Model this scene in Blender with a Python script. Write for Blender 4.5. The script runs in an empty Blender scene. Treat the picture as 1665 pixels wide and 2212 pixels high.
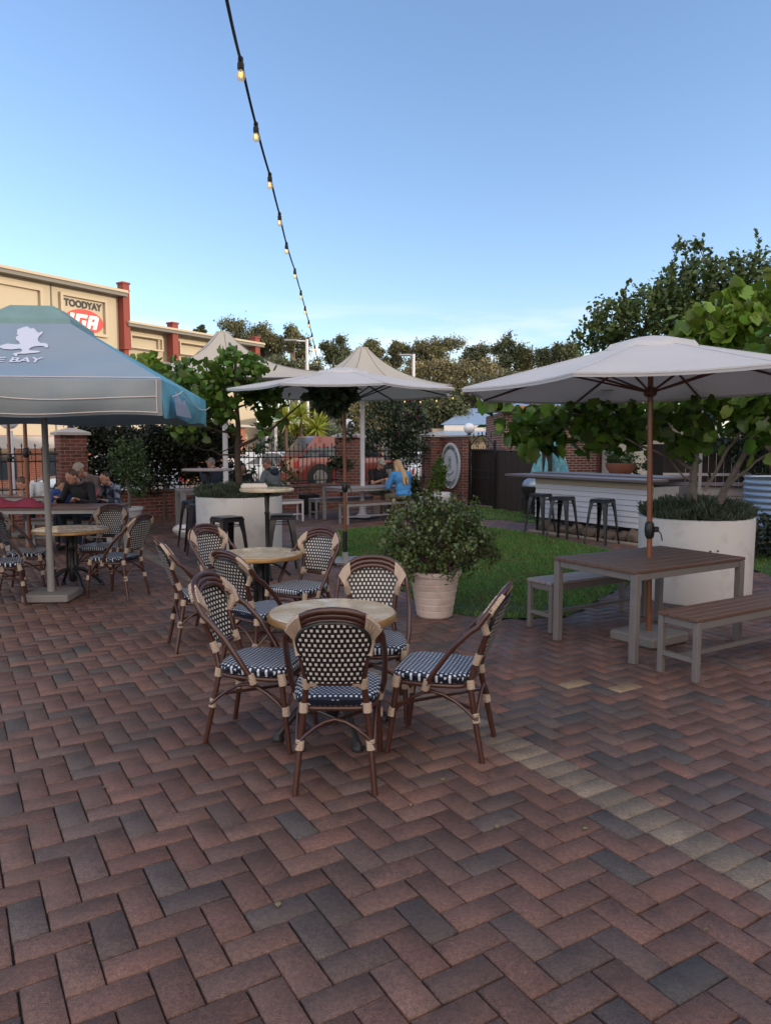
import bpy, math, random
import numpy as np
from mathutils import Vector, Matrix, Euler
R = math.radians
sc = bpy.context.scene
col = sc.collection
random.seed(7)

# ------------------------------------------------------------------ camera
HC, FP, PIT = 1.72, 1595.0, R(5.05)
cam = bpy.data.cameras.new('camera'); camo = bpy.data.objects.new('camera', cam); col.objects.link(camo)
cam.sensor_fit = 'VERTICAL'; cam.sensor_height = 36; cam.lens = 36 * FP / 2212
cam.clip_end = 3000; cam.clip_start = 0.05
camo.location = (0, 0, HC); camo.rotation_euler = (R(90) - PIT, 0, 0)
sc.camera = camo
# ------------------------------------------------------------------ world, sun, exposure
SUN_AZ, SUN_EL = R(108), R(9)      # azimuth measured clockwise from +Y
w = bpy.data.worlds.new('World'); sc.world = w; w.use_nodes = True
nt = w.node_tree; nt.nodes.clear()
def N(nt, t, **k):
    n = nt.nodes.new(t)
    for a, b in k.items(): setattr(n, a, b)
    return n
out = N(nt, 'ShaderNodeOutputWorld'); bg = N(nt, 'ShaderNodeBackground')
sky = N(nt, 'ShaderNodeTexSky'); sky.sky_type = 'NISHITA'; sky.sun_disc = False
sky.sun_elevation = SUN_EL; sky.sun_rotation = SUN_AZ; sky.altitude = 200; sky.air_density = 1.0; sky.dust_density = 0.6; sky.ozone_density = 1.6
tc = N(nt, 'ShaderNodeTexCoord'); sx = N(nt, 'ShaderNodeSeparateXYZ'); nt.links.new(tc.outputs['Generated'], sx.inputs[0])
# thin far clouds low over the horizon (part of the sky itself)
mp = N(nt, 'ShaderNodeMapping'); mp.inputs['Scale'].default_value = (1.6, 1.6, 11); nt.links.new(tc.outputs['Generated'], mp.inputs['Vector'])
nz = N(nt, 'ShaderNodeTexNoise'); nz.inputs['Scale'].default_value = 3.1; nz.inputs['Detail'].default_value = 6; nz.inputs['Roughness'].default_value = .52
nt.links.new(mp.outputs[0], nz.inputs['Vector'])
cr = N(nt, 'ShaderNodeMapRange'); cr.inputs['From Min'].default_value = .47; cr.inputs['From Max'].default_value = .66
nt.links.new(nz.outputs['Fac'], cr.inputs['Value'])
lo = N(nt, 'ShaderNodeMapRange'); lo.inputs['From Min'].default_value = .19; lo.inputs['From Max'].default_value = .15
nt.links.new(sx.outputs['Z'], lo.inputs['Value'])
mu = N(nt, 'ShaderNodeMath', operation='MULTIPLY'); nt.links.new(cr.outputs[0], mu.inputs[0]); nt.links.new(lo.outputs[0], mu.inputs[1])
mu2 = N(nt, 'ShaderNodeMath', operation='MULTIPLY'); mu2.inputs[1].default_value = .5; nt.links.new(mu.outputs[0], mu2.inputs[0])
mx = N(nt, 'ShaderNodeMix'); mx.data_type = 'RGBA'
nt.links.new(mu2.outputs[0], mx.inputs['Factor']); nt.links.new(sky.outputs[0], mx.inputs['A'])
mx.inputs['B'].default_value = (3.9, 3.7, 3.3, 1)
# broad pale fill glow added behind the viewer to brighten the shaded courtyard
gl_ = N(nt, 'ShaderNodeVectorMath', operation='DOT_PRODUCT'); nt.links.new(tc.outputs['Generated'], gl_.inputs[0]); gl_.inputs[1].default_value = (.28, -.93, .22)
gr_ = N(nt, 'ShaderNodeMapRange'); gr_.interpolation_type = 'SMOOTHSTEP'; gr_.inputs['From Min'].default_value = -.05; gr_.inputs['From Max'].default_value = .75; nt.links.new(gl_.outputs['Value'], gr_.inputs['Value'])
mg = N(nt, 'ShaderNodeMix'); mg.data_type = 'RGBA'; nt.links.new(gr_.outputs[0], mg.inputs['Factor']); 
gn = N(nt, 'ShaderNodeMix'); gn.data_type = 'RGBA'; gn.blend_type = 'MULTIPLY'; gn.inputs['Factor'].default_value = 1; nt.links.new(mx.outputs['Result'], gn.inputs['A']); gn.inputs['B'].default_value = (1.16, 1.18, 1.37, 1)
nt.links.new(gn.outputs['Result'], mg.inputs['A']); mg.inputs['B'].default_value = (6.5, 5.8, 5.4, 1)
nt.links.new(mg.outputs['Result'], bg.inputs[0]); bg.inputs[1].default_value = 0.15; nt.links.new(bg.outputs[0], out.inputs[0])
sun = bpy.data.lights.new('sun', 'SUN'); sun.energy = 1.5; sun.angle = R(.5); sun.color = (1, .83, .62)
suno = bpy.data.objects.new('sun', sun); col.objects.link(suno)
sv = Vector((math.sin(SUN_AZ) * math.cos(SUN_EL), math.cos(SUN_AZ) * math.cos(SUN_EL), math.sin(SUN_EL)))
suno.rotation_euler = sv.to_track_quat('Z', 'Y').to_euler(); suno.location = (30, -10, 30)
sc.view_settings.view_transform = 'Standard'; sc.view_settings.look = 'None'; sc.view_settings.gamma = 1
sc.view_settings.exposure = 0.9
sc.cycles.max_bounces = 6; sc.cycles.transparent_max_bounces = 8

# ------------------------------------------------------------------ measuring helper: photo ray -> point
def P(px, py, y=None, z=None):
    vx, vz = (px - 832.5) / FP, -(py - 1106) / FP
    c, s = math.cos(PIT), math.sin(PIT)
    d = (vx, c + vz * s, -s + vz * c)
    t = (z - HC) / d[2] if z is not None else y / d[1]
    return Vector((d[0] * t, d[1] * t, HC + d[2] * t))

# ------------------------------------------------------------------ materials
def srgb(r, g, b):
    f = lambda c: (c / 255 / 12.92) if c <= 10 else ((c / 255 + .055) / 1.055) ** 2.4
    return (f(r), f(g), f(b))
MATS = {}
def mat(name, c, rough=.6, metal=0, var=.0, vs=8, bump=0, bs=60, spec=.5, island=0, trans=0, coat=0, c2=None, c2s=3, c2lo=.45, c2hi=.65, stretch=None, attr=None):
    m = bpy.data.materials.new(name); m.use_nodes = True; nt = m.node_tree; b = nt.nodes['Principled BSDF']
    L = nt.links.new
    b.inputs['Base Color'].default_value = (*c, 1); b.inputs['Roughness'].default_value = rough; b.inputs['Metallic'].default_value = metal
    b.inputs['Specular IOR Level'].default_value = spec; b.inputs['Coat Weight'].default_value = coat
    tc = N(nt, 'ShaderNodeTexCoord'); vec = tc.outputs['Object']
    if stretch:
        mpn = N(nt, 'ShaderNodeMapping'); mpn.inputs['Scale'].default_value = stretch; L(vec, mpn.inputs[0]); vec = mpn.outputs[0]
    cur = None
    if attr:
        a = N(nt, 'ShaderNodeAttribute'); a.attribute_name = attr; cur = a.outputs['Color']
    if c2:
        n = N(nt, 'ShaderNodeTexNoise'); n.inputs['Scale'].default_value = c2s; n.inputs['Detail'].default_value = 6; L(vec, n.inputs['Vector'])
        r = N(nt, 'ShaderNodeMapRange'); r.inputs['From Min'].default_value = c2lo; r.inputs['From Max'].default_value = c2hi; L(n.outputs['Fac'], r.inputs['Value'])
        x = N(nt, 'ShaderNodeMix'); x.data_type = 'RGBA'; L(r.outputs[0], x.inputs['Factor'])
        if cur: L(cur, x.inputs['A'])
        else: x.inputs['A'].default_value = (*c, 1)
        x.inputs['B'].default_value = (*c2, 1); cur = x.outputs['Result']
    def modul(src_val, lo, hi, cur):
        r = N(nt, 'ShaderNodeMapRange'); r.inputs['To Min'].default_value = lo; r.inputs['To Max'].default_value = hi; L(src_val, r.inputs['Value'])
        x = N(nt, 'ShaderNodeMix'); x.data_type = 'RGBA'; x.blend_type = 'MULTIPLY'; x.inputs['Factor'].default_value = 1
        if cur: L(cur, x.inputs['A'])
        else: x.inputs['A'].default_value = (*c, 1)
        L(r.outputs[0], x.inputs['B']); return x.outputs['Result']
    if var:
        n = N(nt, 'ShaderNodeTexNoise'); n.inputs['Scale'].default_value = vs; n.inputs['Detail'].default_value = 8; n.inputs['Roughness'].default_value = .65; L(vec, n.inputs['Vector'])
        cur = modul(n.outputs['Fac'], 1 - var * 1.6, 1 + var * 1.6, cur)
        rr = N(nt, 'ShaderNodeMapRange'); rr.inputs['To Min'].default_value = max(0, rough - .15); rr.inputs['To Max'].default_value = min(1, rough + .15)
        L(n.outputs['Fac'], rr.inputs['Value']); L(rr.outputs[0], b.inputs['Roughness'])
    if island:
        g = N(nt, 'ShaderNodeNewGeometry'); cur = modul(g.outputs['Random Per Island'], 1 - island, 1 + island, cur)
        hs = N(nt, 'ShaderNodeHueSaturation')
        r2 = N(nt, 'ShaderNodeMath', operation='MULTIPLY'); r2.inputs[1].default_value = 7.3; L(g.outputs['Random Per Island'], r2.inputs[0])
        r3 = N(nt, 'ShaderNodeMath', operation='FRACT'); L(r2.outputs[0], r3.inputs[0])
        r4 = N(nt, 'ShaderNodeMapRange'); r4.inputs['To Min'].default_value = .475; r4.inputs['To Max'].default_value = .52; L(r3.outputs[0], r4.inputs['Value'])
        L(r4.outputs[0], hs.inputs['Hue']); L(cur, hs.inputs['Color']); cur = hs.outputs['Color']
    if cur: L(cur, b.inputs['Base Color'])
    if bump:
        n = N(nt, 'ShaderNodeTexNoise'); n.inputs['Scale'].default_value = bs; n.inputs['Detail'].default_value = 4; L(vec, n.inputs['Vector'])
        bp = N(nt, 'ShaderNodeBump'); bp.inputs['Strength'].default_value = bump; bp.inputs['Distance'].default_value = .01
        L(n.outputs['Fac'], bp.inputs['Height']); L(bp.outputs[0], b.inputs['Normal'])
    if trans:
        t = N(nt, 'ShaderNodeBsdfTranslucent')
        if cur: L(cur, t.inputs[0])
        else: t.inputs[0].default_value = (*c, 1)
        ms = N(nt, 'ShaderNodeMixShader'); ms.inputs[0].default_value = trans
        o = nt.nodes['Material Output']; L(b.outputs[0], ms.inputs[1]); L(t.outputs[0], ms.inputs[2]); L(ms.outputs[0], o.inputs[0])
    MATS[name] = m; return m
def brick_mat(name, c1, c2, mortar, bw=.24, bh=.082, rough=.8, off=.5, msz=.011):
    m = bpy.data.materials.new(name); m.use_nodes = True; nt = m.node_tree; b = nt.nodes['Principled BSDF']; L = nt.links.new
    tc = N(nt, 'ShaderNodeTexCoord'); s = N(nt, 'ShaderNodeSeparateXYZ'); L(tc.outputs['Object'], s.inputs[0])
    a = N(nt, 'ShaderNodeMath', operation='ADD'); L(s.outputs[0], a.inputs[0]); L(s.outputs[1], a.inputs[1])
    cb = N(nt, 'ShaderNodeCombineXYZ'); L(a.outputs[0], cb.inputs[0]); L(s.outputs[2], cb.inputs[1])
    t = N(nt, 'ShaderNodeTexBrick'); t.offset = off; L(cb.outputs[0], t.inputs['Vector'])
    t.inputs['Color1'].default_value = (*c1, 1); t.inputs['Color2'].default_value = (*c2, 1); t.inputs['Mortar'].default_value = (*mortar, 1)
    t.inputs['Scale'].default_value = 1; t.inputs['Brick Width'].default_value = bw; t.inputs['Row Height'].default_value = bh
    t.inputs['Mortar Size'].default_value = msz; t.inputs['Mortar Smooth'].default_value = .2; t.inputs['Bias'].default_value = -.1
    n = N(nt, 'ShaderNodeTexNoise'); n.inputs['Scale'].default_value = 14; n.inputs['Detail'].default_value = 6; L(tc.outputs['Object'], n.inputs['Vector'])
    r = N(nt, 'ShaderNodeMapRange'); r.inputs['To Min'].default_value = .6; r.inputs['To Max'].default_value = 1.4; L(n.outputs['Fac'], r.inputs['Value'])
    x = N(nt, 'ShaderNodeMix'); x.data_type = 'RGBA'; x.blend_type = 'MULTIPLY'; x.inputs['Factor'].default_value = 1
    L(t.outputs['Color'], x.inputs['A']); L(r.outputs[0], x.inputs['B']); L(x.outputs['Result'], b.inputs['Base Color'])
    b.inputs['Roughness'].default_value = rough
    bp = N(nt, 'ShaderNodeBump'); bp.inputs['Strength'].default_value = .6; bp.inputs['Distance'].default_value = .01; bp.invert = True
    L(t.outputs['Fac'], bp.inputs['Height']); L(bp.outputs[0], b.inputs['Normal'])
    MATS[name] = m; return m
def weave_mat(name, ax, pitch, dark, light):
    m = bpy.data.materials.new(name); m.use_nodes = True; nt = m.node_tree; b = nt.nodes['Principled BSDF']; L = nt.links.new
    M = lambda op, *a: _math(nt, op, *a)
    tc = N(nt, 'ShaderNodeTexCoord'); s = N(nt, 'ShaderNodeSeparateXYZ'); L(tc.outputs['Object'], s.inputs[0])
    u = M('MULTIPLY', s.outputs[ax[0]], 1 / pitch); v = M('MULTIPLY', s.outputs[ax[1]], 1 / (pitch * .92))
    row = M('FLOOR', v); half = M('MULTIPLY', M('MODULO', M('ADD', row, 1000.0), 2.0), .5)
    fu = M('FRACT', M('ADD', M('ADD', u, half), 1000.0)); fv = M('FRACT', M('ADD', v, 1000.0))
    du = M('ABSOLUTE', M('SUBTRACT', fu, .5)); dv = M('ABSOLUTE', M('SUBTRACT', fv, .5))
    k = M('MULTIPLY', M('LESS_THAN', du, .235), M('LESS_THAN', dv, .28))
    x = N(nt, 'ShaderNodeMix'); x.data_type = 'RGBA'; L(k, x.inputs['Factor']); x.inputs['A'].default_value = (*dark, 1); x.inputs['B'].default_value = (*light, 1)
    L(x.outputs['Result'], b.inputs['Base Color']); b.inputs['Roughness'].default_value = .38
    hgt = M('ADD', M('MULTIPLY', M('SUBTRACT', .5, du), 1.0), M('MULTIPLY', M('SUBTRACT', .5, dv), 1.0))
    bp = N(nt, 'ShaderNodeBump'); bp.inputs['Strength'].default_value = .7; bp.inputs['Distance'].default_value = .004
    L(hgt, bp.inputs['Height']); L(bp.outputs[0], b.inputs['Normal'])
    MATS[name] = m; return m
def _math(nt, op, *a):
    n = N(nt, 'ShaderNodeMath', operation=op)
    for i, q in enumerate(a):
        if isinstance(q, (int, float)): n.inputs[i].default_value = q
        else: nt.links.new(q, n.inputs[i])
    return n.outputs[0]
def stripes(m, axis, period, lo=.86, duty=.12, bump=.5):
    """groove lines across an axis of object space (planks, clapboards, corrugation) as surface relief"""
    nt = m.node_tree; b = nt.nodes['Principled BSDF']; L = nt.links.new
    tc = N(nt, 'ShaderNodeTexCoord'); s = N(nt, 'ShaderNodeSeparateXYZ'); L(tc.outputs['Object'], s.inputs[0])
    f = _math(nt, 'FRACT', _math(nt, 'ADD', _math(nt, 'MULTIPLY', s.outputs[axis], 1 / period), 1000.0))
    k = _math(nt, 'LESS_THAN', f, duty)
    src = b.inputs['Base Color'].links[0].from_socket if b.inputs['Base Color'].links else None
    x = N(nt, 'ShaderNodeMix'); x.data_type = 'RGBA'; L(k, x.inputs['Factor'])
    if src: L(src, x.inputs['A'])
    else: x.inputs['A'].default_value = b.inputs['Base Color'].default_value
    x.inputs['B'].default_value = (.02, .018, .016, 1); x.inputs['A'].default_value = b.inputs['Base Color'].default_value
    L(x.outputs['Result'], b.inputs['Base Color'])
    return m

mat('white_render', (.74, .73, .72), .65, var=.04, vs=3, bump=.15, bs=120)
mat('planter_white', (.78, .76, .75), .55, var=.04, vs=2.5, bump=.1, bs=90, c2=(.56, .52, .48), c2s=4, c2lo=.58, c2hi=.85)
mat('rattan', (.060, .020, .013), .32, var=.25, vs=18, coat=.3)
mat('rattan_hi', (.075, .028, .02), .3, var=.2, vs=20, coat=.4)
mat('binding', (.56, .43, .33), .7, var=.12, vs=30)
def cord(m):
    nt = m.node_tree; b = nt.nodes['Principled BSDF']; L = nt.links.new; tc = N(nt, 'ShaderNodeTexCoord'); s = N(nt, 'ShaderNodeSeparateXYZ'); L(tc.outputs['Object'], s.inputs[0])
    q = _math(nt, 'ADD', _math(nt, 'MULTIPLY', s.outputs[2], 900.0), _math(nt, 'MULTIPLY', _math(nt, 'ABSOLUTE', s.outputs[0]), 520.0)); w_ = _math(nt, 'SINE', q)
    r_ = N(nt, 'ShaderNodeMapRange'); r_.inputs['From Min'].default_value = -1; r_.inputs['To Min'].default_value = .45; r_.inputs['To Max'].default_value = 1.1; L(w_, r_.inputs['Value'])
    x = N(nt, 'ShaderNodeMix'); x.data_type = 'RGBA'; x.blend_type = 'MULTIPLY'; x.inputs['Factor'].default_value = 1
    L(b.inputs['Base Color'].links[0].from_socket, x.inputs['A']); L(r_.outputs[0], x.inputs['B']); L(x.outputs['Result'], b.inputs['Base Color'])
cord(MATS['binding'])
weave_mat('weave_seat', (0, 1), .0262, (.010, .015, .030), (.66, .72, .80))
weave_mat('weave_back', (0, 2), .0285, (.014, .011, .013), (.62, .60, .56))
mat('marble_top', (.50, .40, .26), .26, var=.10, vs=9, c2=(.66, .58, .44), c2s=5, c2lo=.42, c2hi=.62, coat=.3)
mat('brass_edge', (.34, .19, .07), .35, var=.2, vs=14, metal=.35)
mat('cast_iron', (.010, .010, .012), .45, var=.2, vs=20)
mat('black_steel', (.016, .015, .018), .35, var=.15, vs=9, coat=.2)
mat('grey_metal', (.30, .30, .31), .5, var=.12, vs=7)
mat('weathered_frame', (.17, .155, .15), .6, var=.15, vs=9)
mat('decking', (.13, .075, .055), .5, var=.28, vs=9, stretch=(1.2, 9, 9))
mat('decking_grey', (.28, .25, .25), .55, var=.25, vs=9, stretch=(1.2, 9, 9))
mat('umbrella_cloth', (.75, .74, .74), .85, var=.05, vs=2.5, bump=1.0, bs=3.2, trans=.3)
mat('umbrella_trim', (.57, .58, .60), .85)
mat('tent_cloth', (.62, .58, .50), .85, var=.05, vs=1.5, bump=1.0, bs=3.2, trans=.2)
mat('timber_pole', (.22, .082, .038), .35, var=.2, vs=6, stretch=(6, 6, .6), coat=.3)
mat('timber_rib', (.10, .035, .02), .4, var=.2, vs=9)
mat('grey_pole', (.27, .26, .25), .5, var=.08, vs=4)
mat('white_pole', (.66, .66, .70), .4)
mat('concrete', (.20, .185, .175), .8, var=.15, vs=9, bump=.3, bs=50)
mat('beer_cloth', (.30, .42, .54), .8, var=.06, vs=2, bump=1.0, bs=3.2, trans=.25, c2=(.36, .43, .52), c2s=1.2, c2lo=.4, c2hi=.7)
mat('beer_valance', (.26, .31, .34), .8, var=.08, vs=3, bump=1.0, bs=3.2, trans=.2, c2=(.34,.37,.38), c2s=1.6, c2lo=.4, c2hi=.7)
mat('beer_teal', (.16, .44, .54), .75, var=.06, vs=3, trans=.25, c2=(.16, .50, .66), c2s=3, c2lo=.45, c2hi=.6)
mat('beer_cap', (.26, .42, .42), .8, var=.15, vs=5, trans=.25)
mat('beer_print', (.62, .66, .78), .8)
mat('beer_line', (.70, .62, .60), .8)
mat('black_plastic', (.012, .012, .013), .4)
mat('terracotta_cream', (.70, .58, .53), .6, var=.06, vs=5, c2=(.50, .38, .33), c2s=6, c2lo=.5, c2hi=.8)
mat('soil', (.035, .022, .015), .95, var=.3, vs=20, bump=.6, bs=40)
mat('jade_leaf', (.080, .120, .036), .35, island=.5, trans=.08, coat=.2)
mat('leaf_broad', (.085, .165, .024), .42, island=.55, trans=.30)
mat('leaf_lime', (.17, .27, .035), .42, island=.5, trans=.35)
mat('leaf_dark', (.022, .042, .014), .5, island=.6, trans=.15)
mat('leaf_hedge', (.020, .030, .014), .55, island=.7, trans=.1)
mat('leaf_citrus', (.080, .120, .030), .4, island=.6, trans=.22)
mat('leaf_mid', (.055, .10, .032), .5, island=.6, trans=.2)
mat('leaf_gum', (.155, .155, .068), .6, island=.6, trans=.2)
mat('leaf_gum_dark', (.10, .12, .055), .6, island=.6, trans=.2)
mat('leaf_gold', (.225, .200, .09), .6, island=.5, trans=.2)
mat('leaf_yucca', (.28, .33, .05), .45, island=.4, trans=.3)
mat('leaf_lavender', (.085, .115, .075), .7, island=.5, trans=.15)
mat('flower_pink', (.36, .07, .16), .6, island=.4, trans=.3)
mat('bark', (.085, .060, .045), .85, var=.3, vs=12, bump=.5, bs=30)
mat('bark_pale', (.22, .19, .16), .8, var=.3, vs=10, bump=.4, bs=30)
brick_mat('brick_red', (.20, .055, .038), (.095, .03, .025), (.22, .17, .15))
brick_mat('brick_pub', (.17, .055, .04), (.09, .035, .03), (.38, .32, .28))
brick_mat('brick_orange', (.42, .12, .06), (.32, .09, .05), (.36, .25, .18))
mat('cap_stone', (.42, .40, .38), .7, var=.1, vs=6)
mat('fence_iron', (.010, .010, .012), .5)
mat('globe', (.86, .88, .92), .25, coat=.5)
mat('cream_wall', (.50, .435, .32), .85, var=.05, vs=.7, bump=.1, bs=20)
mat('cream_trim', (.52, .44, .32), .8)
mat('grey_trim', (.20, .19, .17), .7)
mat('red_pillar', (.24, .055, .04), .8, var=.1, vs=2)
mat('sign_red', (.60, .035, .03), .5)
mat('sign_white', (.85, .84, .80), .5)
mat('sign_black', (.02, .02, .02), .6)
mat('roof_blue', (.30, .42, .58), .45, metal=.3, var=.05, vs=2)
mat('fascia', (.66, .62, .58), .7)
mat('gutter_orange', (.50, .22, .06), .5)
mat('gutter_cream', (.66, .56, .42), .6)
mat('old_wood', (.035, .026, .023), .8, var=.35, vs=6, stretch=(8, 8, .8), bump=.4, bs=30)
mat('clapboard', (.62, .64, .72), .55, var=.05, vs=3)
mat('clap_cream', (.55, .48, .38), .6, var=.05)
mat('bar_top', (.13, .11, .12), .4, var=.2, vs=6)
mat('dark_void', (.012, .011, .012), .9)
mat('rock', (.17, .13, .10), .85, var=.35, vs=6, bump=.5, bs=20)
mat('galv', (.26, .33, .42), .35, metal=.5, var=.1, vs=4)
mat('galv_dark', (.10, .16, .24), .5, metal=.3)
mat('teal_cloth', (.13, .42, .52), .8, c2=(.42, .62, .72), c2s=6, c2lo=.48, c2hi=.68, trans=.15)
mat('terracotta', (.30, .12, .08), .7, var=.1)
mat('white_pot', (.68, .68, .74), .4, var=.03)
mat('sign_disc', (.62, .70, .80), .5, var=.04)
mat('sign_ring', (.42, .52, .58), .5)
mat('sign_ink', (.06, .10, .14), .6)
mat('sign_rim', (.78, .76, .80), .5)
mat('skin', (.50, .26, .18), .55, spec=.4)
mat('skin_dark', (.30, .15, .10), .55)
mat('glass_dark', (.03, .045, .06), .08, spec=.8)
mat('glass_blue', (.03, .05, .07), .12, spec=.6)
mat('car_white', (.66, .70, .74), .25, coat=1)
mat('car_red', (.21, .040, .028), .28, coat=1, metal=.2)
mat('car_silver', (.42, .50, .60), .25, coat=1, metal=.4)
mat('car_dark', (.05, .05, .06), .3, coat=.8)
mat('tyre', (.015, .015, .016), .8)
mat('rim_alloy', (.45, .44, .43), .35, metal=.7)
mat('tail_red', (.5, .02, .02), .3)
mat('tail_amber', (.55, .40, .08), .3)
mat('road', (.20, .16, .13), .9, var=.12, vs=2)
mat('dirt', (.17, .10, .06), .95, var=.25, vs=.12)
mat('hill_scrub', (.070, .062, .032), .95, var=.4, vs=.25)
mat('lawn_base', (.045, .085, .022), .95, var=.4, vs=6)
mat('grass', (.10, .23, .045), .6, island=.5, trans=.25, c2=(.17, .19, .06), c2s=2.4, c2lo=.48, c2hi=.7)
mat('mortar', (.028, .022, .018), .95, var=.3, vs=20)
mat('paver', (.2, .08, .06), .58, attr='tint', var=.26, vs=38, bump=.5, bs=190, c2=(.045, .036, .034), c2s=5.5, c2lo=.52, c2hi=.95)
mat('kerb', (.30, .25, .20), .85, var=.15, vs=6)
mat('roof_dark', (.10, .10, .11), .6, var=.1)
mat('green_roof', (.16, .30, .24), .5)
mat('pub_wall', (.60, .58, .50), .8, var=.05)
mat('dark_red', (.09, .02, .02), .5)
mat('rubber', (.02, .02, .02), .7)
mat('bulb_glass', (.75, .62, .40), .05, spec=.8, trans=.5)
def emis(name, c, s):
    m = bpy.data.materials.new(name); m.use_nodes = True; b = m.node_tree.nodes['Principled BSDF']
    b.inputs['Base Color'].default_value = (*c, 1); b.inputs['Emission Color'].default_value = (*c, 1); b.inputs['Emission Strength'].default_value = s
    MATS[name] = m
emis('filament', (1, .55, .12), 1.3)
M_ = MATS

# ------------------------------------------------------------------ mesh helpers
class MB:
    def __init__(s): s.v = []; s.f = []; s.m = []
    def add(s, vs, fs, mi=0):
        o = len(s.v); s.v += [tuple(q) for q in vs]; s.f += [tuple(i + o for i in f) for f in fs]; s.m += [mi] * len(fs); return s
    def box(s, c, d, rz=0, mi=0, rot=None, bev=0):
        x, y, z = d[0] / 2, d[1] / 2, d[2] / 2
        mt = rot if rot is not None else Matrix.Rotation(rz, 3, 'Z')
        if bev <= 0:
            vs = [Vector(c) + mt @ Vector((i * x, j * y, k * z)) for k in (-1, 1) for j in (-1, 1) for i in (-1, 1)]
            fs = [(0, 2, 3, 1), (4, 5, 7, 6), (0, 1, 5, 4), (2, 6, 7, 3), (0, 4, 6, 2), (1, 3, 7, 5)]
            return s.add(vs, fs, mi)
        b = min(bev, x * .9, y * .9, z * .9)
        rings = []
        for (zz, ins) in ((-z, b), (-z + b, 0), (z - b, 0), (z, b)):
            xx, yy = x - ins, y - ins
            q = b * .999 if ins == 0 else b
            rings.append([(-xx + q, -yy, zz), (xx - q, -yy, zz), (xx, -yy + q, zz), (xx, yy - q, zz), (xx - q, yy, zz), (-xx + q, yy, zz), (-xx, yy - q, zz), (-xx, -yy + q, zz)])
        vs = [Vector(c) + mt @ Vector(p) for r in rings for p in r]
        fs = [tuple(reversed(range(8))), tuple(range(24, 32))]
        for r in range(3):
            for i in range(8):
                fs.append((r * 8 + i, r * 8 + (i + 1) % 8, r * 8 + 8 + (i + 1) % 8, r * 8 + 8 + i))
        return s.add(vs, fs, mi)
    def tube(s, pts, r, n=8, mi=0, caps=True, flat=None):
        pts = [Vector(p) for p in pts]; k = len(pts)
        rs = r if isinstance(r, (list, tuple)) else [r] * k
        vs = []; prev = None
        for i, p in enumerate(pts):
            t = (pts[min(i + 1, k - 1)] - pts[max(i - 1, 0)])
            t = t.normalized() if t.length > 1e-9 else Vector((0, 0, 1))
            if prev is None:
                a = Vector((0, 0, 1)) if abs(t.z) < .9 else Vector((1, 0, 0)); u = t.cross(a).normalized()
            else:
                u = (prev - t * prev.dot(t)); u = u.normalized() if u.length > 1e-6 else t.orthogonal().normalized()
            prev = u; v = t.cross(u)
            for j in range(n):
                an = 2 * math.pi * j / n
                vs.append(p + (u * math.cos(an) + v * math.sin(an)) * rs[i])
        fs = [(i * n + j, i * n + (j + 1) % n, (i + 1) * n + (j + 1) % n, (i + 1) * n + j) for i in range(k - 1) for j in range(n)]
        if caps: fs += [tuple(reversed(range(n))), tuple(range((k - 1) * n, k * n))]
        return s.add(vs, fs, mi)
    def lathe(s, prof, c=(0, 0, 0), n=24, mi=0, a0=0, caps=True):
        vs = [(c[0] + r * math.cos(a0 + 2 * math.pi * j / n), c[1] + r * math.sin(a0 + 2 * math.pi * j / n), c[2] + z) for r, z in prof for j in range(n)]
        fs = [(i * n + j, i * n + (j + 1) % n, (i + 1) * n + (j + 1) % n, (i + 1) * n + j) for i in range(len(prof) - 1) for j in range(n)]
        if caps and prof[0][0] > 1e-4: fs.append(tuple(reversed(range(n))))
        if caps and prof[-1][0] > 1e-4: fs.append(tuple(range((len(prof) - 1) * n, len(prof) * n)))
        return s.add(vs, fs, mi)
    def ball(s, c, r, n=12, mi=0, rot=None):
        r = r if isinstance(r, (list, tuple)) else (r, r, r); vs = []; m = n // 2
        for i in range(m + 1):
            th = math.pi * i / m
            for j in range(n):
                ph = 2 * math.pi * j / n
                p = Vector((r[0] * math.sin(th) * math.cos(ph), r[1] * math.sin(th) * math.sin(ph), r[2] * math.cos(th)))
                if rot is not None: p = rot @ p
                vs.append(Vector(c) + p)
        fs = [(i * n + j, (i + 1) * n + j, (i + 1) * n + (j + 1) % n, i * n + (j + 1) % n) for i in range(m) for j in range(n)]
        return s.add(vs, fs, mi)
    def prism(s, poly, a, b, fn=None, mi=0):
        """polygon (2D) extruded between a and b; fn maps (u, v, w) to xyz"""
        fn = fn or (lambda u, v, w: (u, v, w)); n = len(poly)
        vs = [fn(u, v, a) for u, v in poly] + [fn(u, v, b) for u, v in poly]
        fs = [tuple(reversed(range(n))), tuple(range(n, 2 * n))] + [(i, (i + 1) % n, n + (i + 1) % n, n + i) for i in range(n)]
        return s.add(vs, fs, mi)
    def build(s, name, m, parent=None, smooth=False, bevel=0):
        me = bpy.data.meshes.new(name); me.from_pydata(s.v, [], s.f)
        ms = m if isinstance(m, (list, tuple)) else [m]
        for q in ms: me.materials.append(MATS[q])
        if len(ms) > 1: me.polygons.foreach_set('material_index', s.m)
        me.update()
        o = bpy.data.objects.new(name, me); col.objects.link(o)
        if parent: o.parent = parent
        if smooth:
            me.polygons.foreach_set('use_smooth', [True] * len(me.polygons))
            me.set_sharp_from_angle(angle=R(smooth if smooth > 1 else 40))
        return o
def tag(o, label=None, cat=None, group=None, kind=None):
    if label: o['label'] = label
    if cat: o['category'] = cat
    if group: o['group'] = group
    if kind: o['kind'] = kind
    return o
def thing(name, loc=(0, 0, 0), rz=0, label=None, cat=None, group=None):
    o = bpy.data.objects.new(name, None); col.objects.link(o); o.location = loc; o.rotation_euler = (0, 0, rz); o.empty_display_size = .1
    return tag(o, label, cat, group)
def kids(o): return [c for c in bpy.data.objects if c.parent == o]
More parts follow.
